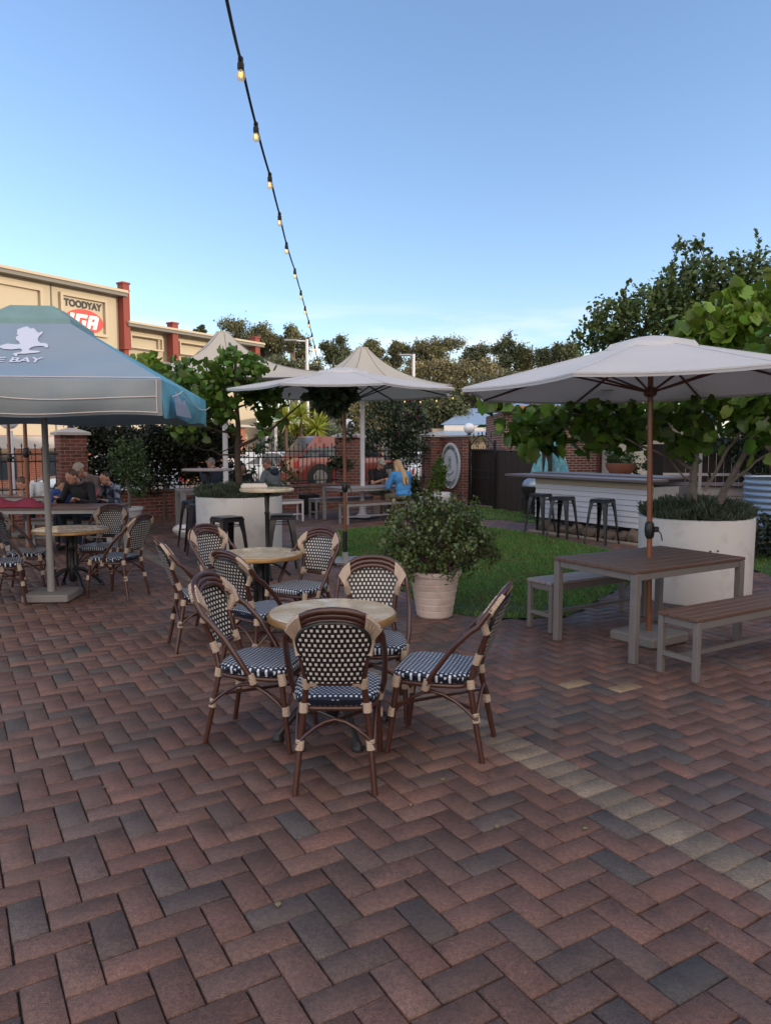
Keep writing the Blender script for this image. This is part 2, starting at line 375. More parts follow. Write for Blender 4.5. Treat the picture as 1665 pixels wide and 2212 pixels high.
def copy_tree(o, loc=None, rz=None, label=None, _p=None, group=None):
    c = o.copy(); col.objects.link(c)
    if _p: c.parent = _p
    for ch in kids(o): copy_tree(ch, _p=c)
    if loc is not None: c.location = loc
    if rz is not None: c.rotation_euler = (0, 0, rz)
    if label: c['label'] = label
    if group: c['group'] = group
    return c
def struct(o): o['kind'] = 'structure'; return o

def poly_mesh(name, V, F, mats, parent=None, smooth=False):
    """V (n,3) array, F (m,k) int array"""
    me = bpy.data.meshes.new(name); V = np.asarray(V, np.float32); F = np.asarray(F, np.int32)
    me.vertices.add(len(V)); me.vertices.foreach_set('co', V.ravel())
    m, k = F.shape
    me.loops.add(m * k); me.loops.foreach_set('vertex_index', F.ravel())
    me.polygons.add(m); me.polygons.foreach_set('loop_start', np.arange(0, m * k, k, dtype=np.int32)); me.polygons.foreach_set('loop_total', np.full(m, k, np.int32))
    me.materials.append(MATS[mats]); me.update(calc_edges=True)
    if smooth: me.polygons.foreach_set('use_smooth', [True] * m)
    o = bpy.data.objects.new(name, me); col.objects.link(o)
    if parent: o.parent = parent
    return o
# leaf outlines: list of (side, along, lift); quads as index rows
LEAF = {
 'diamond': ([(0, 0, 0), (.36, .45, .03), (0, 1, 0), (-.36, .45, .03)], [(0, 1, 2, 3)]),
 'oval': ([(0, 0, 0), (.30, .25, .05), (.30, .65, .05), (0, 1, -.05), (-.30, .65, .05), (-.30, .25, .05), (0, .3, -.02), (0, .65, -.02)],
          [(0, 1, 6, 0), (1, 2, 7, 6), (2, 3, 7, 2), (0, 6, 5, 0), (6, 7, 4, 5), (7, 3, 4, 7)]),
 'lobed': ([(0, 0, 0), (.30, -.08, .06), (.52, .18, .10), (.44, .36, .07), (.50, .62, .08), (.32, .76, .03), (0, 1.08, -.10),
            (-.32, .76, .03), (-.50, .62, .08), (-.44, .36, .07), (-.52, .18, .10), (-.30, -.08, .06), (0, .38, -.07)],
           [(0, 1, 2, 12), (12, 2, 3, 4), (12, 4, 5, 6), (12, 6, 7, 8), (12, 8, 9, 10), (12, 10, 11, 0)]),
 'blade': ([(.06, 0, 0), (-.06, 0, 0), (-.03, .7, .02), (.03, .7, .02)], [(0, 3, 2, 1)]),
 'spike': ([(.05, 0, 0), (.04, .6, .02), (0, 1, -.06), (-.05, 0, 0), (-.04, .6, .02)], [(0, 1, 4, 3), (1, 2, 4, 1)]),
}
def leaves(name, pts, dirs, sizes, m, parent=None, shape='diamond', up=.6, width=1.0, seed=None):
    r = np.random.default_rng(seed if seed is not None else len(pts))
    pts = np.asarray(pts, float); n = len(pts); d = np.asarray(dirs, float)
    d = d / (np.linalg.norm(d, axis=1, keepdims=True) + 1e-9)
    nr = r.normal(size=(n, 3)); nr /= np.linalg.norm(nr, axis=1, keepdims=True) + 1e-9
    nr = nr * (1 - up) + np.array([0, 0, 1.0]) * up
    sd = np.cross(d, nr); sd /= np.linalg.norm(sd, axis=1, keepdims=True) + 1e-9
    nn = np.cross(sd, d)
    sh, fc = LEAF[shape]; sh = np.array(sh)
    s = np.asarray(sizes, float).reshape(-1, 1, 1)
    V = pts[:, None, :] + s * (sh[None, :, 0:1] * width * sd[:, None, :] + sh[None, :, 1:2] * d[:, None, :] + sh[None, :, 2:3] * nn[:, None, :])
    k = len(sh)
    tri = [f for f in fc]
    F = []
    off = (np.arange(n) * k)[:, None]
    # quads whose first and last vertex repeat are triangles: split meshes by arity
    quads = [f for f in tri if len(set(f)) == 4]; tris = [tuple(dict.fromkeys(f)) for f in tri if len(set(f)) == 3]
    if tris:
        allt = tris + [t for q in quads for t in ((q[0], q[1], q[2]), (q[0], q[2], q[3]))]
        F = np.concatenate([off + np.array(t)[None, :] for t in allt])
    else:
        F = np.concatenate([off + np.array(q)[None, :] for q in quads])
    return poly_mesh(name, V.reshape(-1, 3), F, m, parent)
def blob_points(blobs, n, r, shell=.75, sub=None, subr=.22, flat=1):
    """leaf positions gathered in many small clumps inside ellipsoids"""
    out = []; tot = sum(b[1][0] * b[1][1] for b in blobs)
    for c, rad in blobs:
        m = max(4, int(n * rad[0] * rad[1] / tot)); c = np.array(c); rad = np.array(rad)
        k = sub or max(5, m // 45)
        q = r.normal(size=(k, 3)); q /= np.linalg.norm(q, axis=1, keepdims=True); q *= (r.uniform(shell ** 3, 1, (k, 1))) ** (1 / 3)
        cc = c + q * rad
        idx = r.integers(0, k, m)
        sr = r.uniform(.6, 1.3, k)[idx][:, None] * subr * rad.mean()
        out.append(cc[idx] + r.normal(size=(m, 3)) * sr * np.array([1, 1, .75 * flat]))
    return np.concatenate(out)
def rdirs(n, r, upb=0.0, down=0.0):
    d = r.normal(size=(n, 3)); d /= np.linalg.norm(d, axis=1, keepdims=True); d[:, 2] += upb - down; return d
def wob(p0, p1, k, amp, r):
    p0, p1 = Vector(p0), Vector(p1); L = (p1 - p0).length; pts = []
    for i in range(k + 1):
        t = i / k; a = amp * L * math.sin(math.pi * t)
        pts.append(p0.lerp(p1, t) + Vector(r.normal(size=3) * .35 + .0) * a * .5)
    pts[0], pts[-1] = p0, p1
    return pts

# ================================================================== SETTING
UA = R(30.8); U = np.array([math.cos(UA), math.sin(UA)]); V_ = np.array([-math.sin(UA), math.cos(UA)]); CELL = .125
def inpoly(x, y, poly):
    x = np.asarray(x); y = np.asarray(y); c = np.zeros(x.shape, bool); n = len(poly)
    for i in range(n):
        x0, y0 = poly[i]; x1, y1 = poly[(i + 1) % n]
        if y0 == y1: continue
        k = ((y0 > y) != (y1 > y)) & (x < (x1 - x0) * (y - y0) / (y1 - y0) + x0); c ^= k
    return c
def smooth_poly(p, it=2):
    for _ in range(it):
        q = []
        for i in range(len(p)):
            a, b = p[i], p[(i + 1) % len(p)]
            q += [(a[0] * .75 + b[0] * .25, a[1] * .75 + b[1] * .25), (a[0] * .25 + b[0] * .75, a[1] * .25 + b[1] * .75)]
        p = q
    return p
LAWN = smooth_poly([(-1.75, 13.9), (-1.55, 12.3), (-.75, 11.1), (.15, 9.5), (.25, 8.3), (.75, 7.35), (1.5, 7.28), (1.95, 7.45), (2.3, 8.1), (2.75, 8.75), (3.6, 9.9), (3.9, 11.6), (3.3, 13.3), (2.75, 14.9), (1.9, 15.9), (.2, 16.0), (-1.0, 15.1)])
LAWN2 = smooth_poly([(1.0, 20.4), (1.3, 18.0), (3.1, 17.2), (3.9, 15.2), (4.8, 16.0), (3.7, 19.6), (2.5, 21.6)])
LAWN3 = smooth_poly([(4.9, 8.9), (6.5, 8.2), (9, 10.5), (8, 13), (5.6, 12.6)])
FEN = [(-12.6, 12.5), (-7.1, 16.7), (-1.0, 21.3), (1.5, 23.3)]

g = MB(); g.add([(-400, -300, -.06), (400, -300, -.06), (400, 900, -.06), (-400, 900, -.06)], [(0, 1, 2, 3)]); struct(g.build('ground', 'dirt'))
g = MB(); g.add([(-14, -8, -.016), (12, -8, -.016), (12, 23.5, -.016), (1.6, 23.2, -.016), (-7.1, 16.8, -.016), (-14, 11.5, -.016)], [(0, 1, 2, 3, 4, 5)]); struct(g.build('paving_bed', 'mortar'))
g = MB(); g.add([(-60, 8, -.02), (-12.9, 12.9, -.02), (1.5, 24, -.02), (30, 40, -.02), (60, 60, -.02), (60, 90, -.02), (-60, 90, -.02)], [(0, 1, 2, 3, 4, 5, 6)]); struct(g.build('road', 'road'))

# herringbone pavers, each one a block with chamfered edges
def pavers():
    r = np.random.default_rng(3); rects = []
    S0 = 9   # stripe column index in v-normal direction: stripe runs along -V_
    e = np.array([.57, 4.21]); s_u = (e @ U) / CELL
    su = int(round(s_u))
    STR = (su, su + 1)
    J = range(-60, 190); I = range(-75, 190)
    def vis(cx, cy): return (cy > -2.5) and (abs(cx) < .62 * max(cy, 0) + 2.2) and cy < 23.5
    for j in J:
        for i in I:
            k = (i - j) % 4
            if k == 0: cells = [(i, j), (i + 1, j)]
            elif k == 3: cells = [(i, j), (i, j + 1)]
            else: continue
            c = (U * (i + .5) + V_ * (j + .5)) * CELL
            if not vis(c[0], c[1]): continue
            keep = [q for q in cells if q[0] not in STR]
            if not keep: continue
            a0 = min(q[0] for q in keep); a1 = max(q[0] for q in keep) + 1; b0 = min(q[1] for q in keep); b1 = max(q[1] for q in keep) + 1
            rects.append((a0, a1, b0, b1, 0))
    for j in J:
        c = (U * (STR[0] + 1) + V_ * (j + .5)) * CELL
        if vis(c[0], c[1]): rects.append((STR[0], STR[1] + 1, j, j + 1, 1))
    A = np.array(rects, float); ctr = (A[:, 0:1] + A[:, 1:2]) / 2 * CELL * U + (A[:, 2:3] + A[:, 3:4]) / 2 * CELL * V_
    out = ~(inpoly(ctr[:, 0], ctr[:, 1], LAWN) | inpoly(ctr[:, 0], ctr[:, 1], LAWN2) | inpoly(ctr[:, 0], ctr[:, 1], LAWN3))
    fx = np.array([p[0] for p in FEN]); fy = np.array([p[1] for p in FEN]); out &= ctr[:, 1] < np.interp(ctr[:, 0], fx, fy, right=23.3)
    A = A[out]; ctr = ctr[out]; n = len(A)
    hw = (A[:, 1] - A[:, 0]) / 2 * CELL - .0020 - r.uniform(0, .0022, n); hh = (A[:, 3] - A[:, 2]) / 2 * CELL - .0020 - r.uniform(0, .0022, n)
    rot = r.normal(0, .006, n); cu = U[None] * np.cos(rot)[:, None] + V_[None] * np.sin(rot)[:, None]; cv = -U[None] * np.sin(rot)[:, None] + V_[None] * np.cos(rot)[:, None]
    ctr = ctr + r.normal(0, .0007, (n, 2)); hz = r.normal(0, .0009, n); tx = r.normal(0, .0032, n); ty = r.normal(0, .0032, n)
    V = np.zeros((n, 12, 3)); ch = .0032
    for ring, (ins, z) in enumerate([(0, -.016), (0, -.0045), (ch, 0)]):
        for q, (sa, sb) in enumerate([(-1, -1), (1, -1), (1, 1), (-1, 1)]):
            da = sa * (hw - ins); db = sb * (hh - ins)
            V[:, ring * 4 + q, :2] = ctr + cu * da[:, None] + cv * db[:, None]
            V[:, ring * 4 + q, 2] = z + (hz + tx * da + ty * db if ring else -.0)
    base = (np.arange(n) * 12)[:, None]; F = []
    F.append(base + np.array([[8, 9, 10, 11]]))
    for rg in (0, 4):
        for q in range(4): F.append(base + np.array([[rg + q, rg + (q + 1) % 4, rg + 4 + (q + 1) % 4, rg + 4 + q]]))
    F = np.concatenate(F)
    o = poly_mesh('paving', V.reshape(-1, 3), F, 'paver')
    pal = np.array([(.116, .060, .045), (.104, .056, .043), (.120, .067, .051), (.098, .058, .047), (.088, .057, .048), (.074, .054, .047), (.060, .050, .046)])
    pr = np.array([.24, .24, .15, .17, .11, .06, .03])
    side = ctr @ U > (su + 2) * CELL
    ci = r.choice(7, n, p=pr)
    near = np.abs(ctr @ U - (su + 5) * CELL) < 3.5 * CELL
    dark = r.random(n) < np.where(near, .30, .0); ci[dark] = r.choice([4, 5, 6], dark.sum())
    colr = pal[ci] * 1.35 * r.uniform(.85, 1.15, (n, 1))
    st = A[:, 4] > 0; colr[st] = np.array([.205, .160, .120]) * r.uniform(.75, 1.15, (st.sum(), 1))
    for (x, y) in ((1.46, 5.27), (1.66, 5.16)):
        kk = np.argmin((ctr[:, 0] - x) ** 2 + (ctr[:, 1] - y) ** 2); colr[kk] = (.28, .20, .12)
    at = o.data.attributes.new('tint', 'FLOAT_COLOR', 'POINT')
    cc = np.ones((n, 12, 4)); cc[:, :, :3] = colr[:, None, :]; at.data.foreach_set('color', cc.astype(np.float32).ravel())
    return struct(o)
def speckle(m, sc_, lo, hi, amt):
    nt = m.node_tree; b = nt.nodes['Principled BSDF']; L = nt.links.new; tc = N(nt, 'ShaderNodeTexCoord')
    n = N(nt, 'ShaderNodeTexNoise'); n.inputs['Scale'].default_value = sc_; n.inputs['Detail'].default_value = 3; n.inputs['Roughness'].default_value = .8; L(tc.outputs['Object'], n.inputs['Vector'])
    r_ = N(nt, 'ShaderNodeMapRange'); r_.inputs['From Min'].default_value = lo; r_.inputs['From Max'].default_value = hi; r_.inputs['To Min'].default_value = 1 - amt; r_.inputs['To Max'].default_value = 1 + amt; L(n.outputs['Fac'], r_.inputs['Value'])
    x = N(nt, 'ShaderNodeMix'); x.data_type = 'RGBA'; x.blend_type = 'MULTIPLY'; x.inputs['Factor'].default_value = 1
    L(b.inputs['Base Color'].links[0].from_socket, x.inputs['A']); L(r_.outputs[0], x.inputs['B']); L(x.outputs['Result'], b.inputs['Base Color'])
speckle(MATS['paver'], 260, .36, .64, .45); speckle(MATS['paver'], 60, .35, .65, .24); speckle(MATS['paver'], 1.1, .35, .65, .16)
def wet(m):
    nt = m.node_tree; b = nt.nodes['Principled BSDF']; L = nt.links.new; tc = N(nt, 'ShaderNodeTexCoord')
    n = N(nt, 'ShaderNodeTexNoise'); n.inputs['Scale'].default_value = .9; n.inputs['Detail'].default_value = 5; L(tc.outputs['Object'], n.inputs['Vector'])
    r_ = N(nt, 'ShaderNodeMapRange'); r_.inputs['From Min'].default_value = .42; r_.inputs['From Max'].default_value = .66; r_.inputs['To Min'].default_value = .68; r_.inputs['To Max'].default_value = .36; L(n.outputs['Fac'], r_.inputs['Value']); L(r_.outputs[0], b.inputs['Roughness'])
wet(MATS['paver'])
pavers()

def lawn(poly, seed, dens, lab, edge=True):
    m = MB(); m.add([(x, y, .004) for x, y in poly], [tuple(range(len(poly)))]); struct(m.build('lawn', 'lawn_base'))
    r = np.random.default_rng(seed); xs = [p[0] for p in poly]; ys = [p[1] for p in poly]
    area = (max(xs) - min(xs)) * (max(ys) - min(ys)); n = int(area * dens)
    x = r.uniform(min(xs), max(xs), n); y = r.uniform(min(ys), max(ys), n); k = inpoly(x, y, poly)
    k &= r.random(n) < np.clip(11 / np.maximum(y, 1), .25, 1) ** 1.3
    bare = (((x - 1.25) / .55) ** 2 + ((y - 7.75) / .25) ** 2 < 1) | (((x - 2.0) / .4) ** 2 + ((y - 7.75) / .2) ** 2 < 1)
    k &= ~(bare & (r.random(n) < .75))
    x, y = x[k], y[k]; n = len(x); x = x + r.normal(0, .022, n); y = y + r.normal(0, .022, n)
    d = r.normal(0, .45, (n, 3)); d[:, 2] = 1
    sz = r.uniform(.03, .06, n) * (1 + np.maximum(y - 9, 0) * .05)
    o = leaves('grass', np.c_[x, y, np.zeros(n) + .002], d, sz, 'grass', shape='blade', up=0, width=1.6)
    tag(o, kind='stuff'); o['label'] = lab; o['category'] = 'grass'
lawn(LAWN, 11, 2600, 'short green lawn between the round tables and the bar')
lawn(LAWN2, 12, 700, 'small patch of lawn before the iron gate')
lawn(LAWN3, 13, 900, 'strip of lawn beyond the white planter at right')
# kerbs
def kerb(pts, lab):
    m = MB()
    for a, b in zip(pts[:-1], pts[1:]):
        a = Vector((*a, .01)); b = Vector((*b, .01)); d = b - a
        m.box((a + b) / 2, (d.length - .004, .1, .05), math.atan2(d.y, d.x), bev=.008)
    return struct(m.build('kerb_edging', 'kerb'))
kerb([(2.95, 15.05), (3.75, 13.8), (4.55, 12.55)], '')
kerb([(2.5, 21.9), (3.2, 20.6), (3.9, 19.2), (4.2, 18.0)], '')
# hills far behind
r = np.random.default_rng(5); nx, ny = 70, 30; X = np.linspace(-140, 160, nx); Y = np.linspace(64, 260, ny)
hv = []
for j, y in enumerate(Y):
    for i, x in enumerate(X):
        t = min(1, (y - 64) / 80); h = 8.5 * t * t * (3 - 2 * t) * (.75 + .3 * math.sin(x * .045 + 1.2) + .12 * math.sin(x * .13 + y * .05)) + .4 * math.sin(x * .7) * math.sin(y * .4)
        hv.append((x, y, max(-.3, h) - .2 if t > .02 else -.5))
hf = [(j * nx + i, j * nx + i + 1, (j + 1) * nx + i + 1, (j + 1) * nx + i) for j in range(ny - 1) for i in range(nx - 1)]
m = MB(); m.add(hv, hf); struct(m.build('hills', 'hill_scrub', smooth=60))

# two-storey hotel wing closing the courtyard on the right and behind: it is what shades it
def hotel():
    t = thing('hotel_building', (0, 0, 0), 0, 'two storey brick hotel wing standing along the right side of the courtyard, outside the view', 'building')
    a, b = Vector((8.6, -7, 0)), Vector((22.4, 20.6, 0)); d = (b - a); L = d.length; an = math.atan2(d.y, d.x)
    t.location = a; t.rotation_euler = (0, 0, an)
    m = MB(); m.box((L / 2, -5, 3.6), (L, 10, 7.2)); m.build('wall', 'brick_pub', t)
    m = MB(); m.add([(-.6, .6, 7.2), (L + .6, .6, 7.2), (L + .6, -10.6, 7.2), (-.6, -10.6, 7.2), (3, -5, 9.2), (L - 3, -5, 9.2)], [(0, 1, 5, 4), (1, 2, 5), (2, 3, 4, 5), (3, 0, 4), (3, 2, 1, 0)]); m.build('roof', 'roof_blue', t)
    m = MB(); m.box((L / 2, 1.1, 3.5), (L, 2.2, .12))
    m.build('verandah_roof', 'fascia', t)
    for k in range(11): m = MB(); m.tube([(1 + k * 3, 2.0, 0), (1 + k * 3, 2.0, 3.44)], .06); m.build('post', 'white_pole', t)
    for k in range(9):
        for z in (1.5, 5.3):
            m = MB(); m.box((2.2 + k * 3.3, .03, z), (1.1, .06, 1.5)); wdw = m.build('window', 'fascia', t)
            m = MB(); m.box((2.2 + k * 3.3, .075, z), (.96, .02, 1.34)); m.build('pane', 'glass_dark', wdw)
hotel()

# ================================================================== BISTRO CHAIRS AND ROUND TABLES
def arch(w, z0, z1, yb, n=14, y1=None, sq=.5):
    """half hoop from (+w, z0) over (0, z1) to (-w, z0); y leans back with height"""
    y1 = yb if y1 is None else y1; pts = []
    for i in range(n + 1):
        a = math.pi * i / n; c, s_ = math.cos(a), math.sin(a)
        k = abs(c) ** (1 - .25 * sq) * (1 if c >= 0 else -1); zz = abs(s_) ** .9
        pts.append((w * k, yb + (y1 - yb) * zz, z0 + (z1 - z0) * zz))
    return pts
def back_y(z): return -.205 - (max(z, .45) - .45) * .375      # plane of the back
def make_chair():
    t = thing('bistro_chair')
    # outer hoop: from under the seat sides up, back and over the top
    half = [(.225, .02, .415), (.243, -.03, .50), (.248, -.13, .64), (.243, -.225, .735)]
    top = arch(.238, .76, .955, -.262, 14, -.395)
    pts = half + top + [(-x, y, z) for x, y, z in reversed(half)]
    m = MB(); m.tube(pts, .0165, 8); m.build('outer_hoop', 'rattan', t, smooth=60)
    m = MB(); m.tube(arch(.212, .775, .927, -.272, 12, -.378), .0145, 8); m.tube(arch(.187, .775, .899, -.272, 12, -.366), .0135, 8); m.build('back_arch', 'rattan_hi', t, smooth=60)
    # inner uprights run on down as the rear legs
    for s in (1, -1):
        m = MB(); m.tube([(s * .198, -.290, 0), (s * .180, -.25, .20), (s * .157, -.208, .43), (s * .140, back_y(.56), .56), (s * .158, back_y(.70), .70), (s * .186, -.283, .79)], [.0155, .0165, .017, .0165, .016, .0155], 8)
        m.build('leg', 'rattan', t, smooth=60)
        m = MB(); m.tube([(s * .205, .19, .455), (s * .212, .215, .22), (s * .222, .245, 0)], [.017, .0165, .015], 8); m.build('leg', 'rattan', t, smooth=60)
    m = MB(); m.tube([(.140, back_y(.555), .555), (-.140, back_y(.555), .555)], .014, 8); m.build('lower_rail', 'rattan', t, smooth=60)
    # woven back panel, a thin curved shell
    out = []
    for i in range(9): out.append((.178 - .032 * (1 - (i / 8)) , .575 + .20 * i / 8))
    oc = [(math.cos(math.pi * i / 12), math.sin(math.pi * i / 12)) for i in range(13)]
    poly = [(-x, z) for x, z in out[::-1]]
    rows = []
    for i in range(25):
        z = .565 + (.892 - .565) * i / 24
        if z < .78: hw = .129 + .047 * (z - .565) / .215
        else: hw = .176 * math.sqrt(max(0.02, 1 - ((z - .78) / .117) ** 2.2)) if z < .897 else .03
        rows.append((z, hw))
    m = MB(); nu = 8
    for side in (0, 1):
        vs = []
        for z, hw in rows:
            for q in range(nu + 1):
                x = -hw + 2 * hw * q / nu
                vs.append((x, back_y(z) - .028 * (1 - (x / .18) ** 2) + (.007 if side else -.007), z))
        fs = [(a * (nu + 1) + q, a * (nu + 1) + q + 1, (a + 1) * (nu + 1) + q + 1, (a + 1) * (nu + 1) + q) for a in range(24) for q in range(nu)]
        if side: fs = [tuple(reversed(f)) for f in fs]
        m.add(vs, fs)
    o1 = 0; o2 = 25 * (nu + 1)
    m.f += [(a * (nu + 1), (a + 1) * (nu + 1), o2 + (a + 1) * (nu + 1), o2 + a * (nu + 1)) for a in range(24)] + [(o2 + a * (nu + 1) + nu, o2 + (a + 1) * (nu + 1) + nu, (a + 1) * (nu + 1) + nu, a * (nu + 1) + nu) for a in range(24)]
    m.m = [0] * len(m.f)
    m.build('backrest', 'weave_back', t, smooth=50)
    m = MB(); edge = [(-hw, z) for z, hw in rows] + [(hw, z) for z, hw in reversed(rows)]
    m.tube([(x, back_y(z) - .028 * (1 - (x / .18) ** 2), z) for x, z in edge] + [(-rows[0][1], back_y(.565), .565)], .0095, 6); m.build('backrest_rim', 'black_plastic', t, smooth=60)
    # seat: woven pad with rolled edge
    def ring(z, ins):
        p = []
        for i in range(28):
            a = 2 * math.pi * i / 28; c, s = math.cos(a), math.sin(a); e = .42
            x = abs(c) ** e * math.copysign(1, c); y = abs(s) ** e * math.copysign(1, s)
            wd = .222 - .02 * (y < 0) * abs(y)
            p.append((x * (wd - ins), .005 + y * (.222 - ins), z))
        return p
    prof = [(.425, .012), (.432, 0), (.462, -.006), (.476, .006), (.481, .03)]
    m = MB(); vs = [q for z, i in prof for q in ring(z, i)] + [q for q in ring(.476, .12)]
    n = 28; fs = [(a * n + i, a * n + (i + 1) % n, (a + 1) * n + (i + 1) % n, (a + 1) * n + i) for a in range(len(prof)) for i in range(n)]
    fs += [tuple(reversed(range(n))), tuple(range(len(prof) * n, len(prof) * n + n))]
    m.add(vs, fs); m.build('seat', 'weave_seat', t, smooth=50)
    m = MB(); m.tube([(x * 1.0, y, .412) for x, y, z in ring(0, .012)] + [(ring(0, .012)[0][0], ring(0, .012)[0][1], .412)], .014, 8); m.build('seat_frame', 'rattan', t, smooth=60)
    # bent stretchers
    def bow(a, b, zc, rad=.0095):
        a, b = Vector(a), Vector(b); pts = []
        for i in range(9):
            q = i / 8; p = a.lerp(b, q); p.z += (zc - a.z) * (1 - abs(2 * q - 1) ** 1.7); pts.append(p)
        m = MB(); m.tube(pts, rad, 6); return m
    for a, b in (((.20, -.255, .235), (-.20, -.255, .235)), ((.213, .225, .235), (-.213, .225, .235)), ((.192, -.25, .235), (.212, .222, .235)), ((-.192, -.25, .235), (-.212, .222, .235))):
        bow(a, b, .375).build('stretcher', 'rattan', t, smooth=60)
    m = MB(); m.tube([(.185, -.235, .29), (-.212, .215, .28)], .009, 6); m.build('stretcher', 'rattan', t, smooth=60)
    m = MB(); m.tube([(-.185, -.235, .29), (.212, .215, .28)], .009, 6); m.build('stretcher', 'rattan', t, smooth=60)
    # cane bindings
    def bind(pts, r, nr=7):
        m = MB(); pts = [Vector(p) for p in pts]; L = []; K = nr * 2
        for i in range(K + 1):
            q = i / K * (len(pts) - 1); a = int(min(q, len(pts) - 2)); p = pts[a].lerp(pts[a + 1], q - a); L.append(p)
        m.tube(L, [r + (.0018 if i % 2 else 0) for i in range(K + 1)], 8); m.build('binding', 'binding', t, smooth=30)
    for s in (1, -1):
        # shoulder: band over hoop and arch, then down the upright
        A = [Vector(p) for p in arch(.238, .76, .955, -.262, 28, -.395)]; B = [Vector(p) for p in arch(.187, .775, .899, -.272, 28, -.366)]
        m = MB(); vs = []; K = 11
        for i in range(K):
            a, b = A[int(3 + i * .55)], B[int(0 + i * .62)]
            a = a.copy(); b = b.copy(); a.x *= s; b.x *= s; d = (a - b); d = d.normalized() * .021
            g_ = .003 if i % 2 else .0
            for (p, off) in ((a + d, 0), (a + d * .3, 1), (b - d * .3, 1), (b - d, 0), (b - d * .3, -1), (a + d * .3, -1)):
                vs.append(p + Vector((0, (.024 + g_) * off, 0)))
        fs = [(i * 6 + j, i * 6 + (j + 1) % 6, (i + 1) * 6 + (j + 1) % 6, (i + 1) * 6 + j) for i in range(K - 1) for j in range(6)] + [tuple(reversed(range(6))), tuple(range((K - 1) * 6, K * 6))]
        if s < 0: fs = [tuple(reversed(f)) for f in fs]
        m.add(vs, fs); m.build('binding', 'binding', t, smooth=20)
        bind([(s * .187, -.288, .80), (s * .178, -.283, .77), (s * .166, back_y(.71), .71)], .0205, 8)
        bind([(s * .143, back_y(.59), .59), (s * .142, back_y(.53), .53)], .0205, 5)
        bind([(s * .125, back_y(.555), .555), (s * .088, back_y(.555), .555)], .0185, 4)
        bind([(s * .158, -.211, .445), (s * .161, -.217, .395)], .0215, 4)
        bind([(s * .174, -.242, .265), (s * .179, -.252, .215)], .0215, 5)
        bind([(s * .205, .190, .45), (s * .208, .203, .385)], .0225, 5)
        bind([(s * .212, .218, .265), (s * .214, .224, .215)], .0215, 5)
        bind([(s * .226, .012, .445), (s * .215, .03, .385)], .0215, 5)
    return t
chair = make_chair()
G1 = 'woven bistro chairs round the small tables'
CH = [((-.25, 3.81), 0, 'nearest dark rattan bistro chair, its back turned squarely to the viewer'),
      ((.31, 4.17), 72.6, 'rattan bistro chair seen in profile at the right of the nearest round table'),
      ((-.72, 4.29), -104, 'rattan bistro chair on the left of the nearest round table, seat pushed in'),
      ((-.09, 4.72), 180, 'rattan bistro chair facing the viewer behind the nearest round table'),
      ((-1.56, 6.32), -65, 'rattan chair in side view at the left of the second round table'),
      ((-1.47, 6.98), -125, 'rattan chair with blue lit back at the far left of the second round table'),
      ((-.78, 6.60), 150, 'rattan chair with open dotted back at the right of the second round table'),
      ((-.93, 5.66), -42, 'brown arched rattan chair between the two nearest round tables, back to the viewer'),
      ((-3.63, 9.35), 176, 'bistro chair facing the viewer behind the round table beside the parasol foot'),
      ((-3.10, 8.44), 73, 'bistro chair on the right of the round table beside the parasol foot'),
      ((-4.28, 8.80), -84, 'bistro chair cut by the left edge, the farther of two left of the parasol foot'),
      ((-4.22, 8.02), -66, 'bistro chair cut by the left edge, the nearer of two left of the parasol foot')]
for i, (p, a, lab) in enumerate(CH):
    c = chair if i == 0 else copy_tree(chair)
    c.location = (p[0], p[1], 0); c.rotation_euler = (0, 0, R(a)); tag(c, lab, 'chair', G1)

def round_table(loc, dia, h, rz, lab):
    t = thing('round_table', (*loc, 0), rz, lab, 'table', 'round marble topped pedestal tables'); r = dia / 2
    m = MB(); m.lathe([(r - .012, h - .002), (r - .004, h - .006), (r, h - .014), (r, h - .038), (r - .012, h - .045), (.05, h - .045)], n=64, caps=False); m.build('edge_band', 'brass_edge', t, smooth=40)
    m = MB(); m.lathe([(r - .0125, h - .02), (r - .0125, h - .002), (r - .016, h + .001), (0, h + .001)], n=64, caps=False); m.build('table_top', 'marble_top', t)
    m = MB(); m.lathe([(.12, h - .05), (.12, h - .06), (.05, h - .09), (.035, h - .14), (.030, .52), (.042, .50), (.030, .47), (.028, .30), (.045, .27), (.05, .22), (.045, .12), (.02, .08)], n=16)
    m.build('column', 'cast_iron', t, smooth=40)
    for k in range(4):     # four slim rods round the column
        a = k * math.pi / 2 + .4; m = MB(); m.tube([(.075 * math.cos(a), .075 * math.sin(a), h - .06), (.075 * math.cos(a), .075 * math.sin(a), .25)], .011, 6); m.build('rod', 'cast_iron', t, smooth=60)
    for k in range(4):
        a = k * math.pi / 2; ca, sa = math.cos(a), math.sin(a); m = MB()
        m.tube([(ca * x, sa * x, z) for x, z in ((.03, .25), (.12, .23), (.22, .165), (.30, .085), (.345, .035))], [.020, .024, .022, .018, .024], 8)
        m.lathe([(.034, 0), (.036, .02), (.024, .035), (.014, .055)], (ca * .35, sa * .35, 0), 12); m.build('foot', 'cast_iron', t, smooth=50)
    return t
round_table((-.32, 4.37), .775, .735, R(28), 'nearest round table with cream marble top and brass edge')
round_table((-1.16, 6.83), .775, .735, R(20), 'second round table, between the nearest table and the black stools')
round_table((-3.80, 8.88), .88, .735, R(42), 'round table at left behind the grey parasol foot')

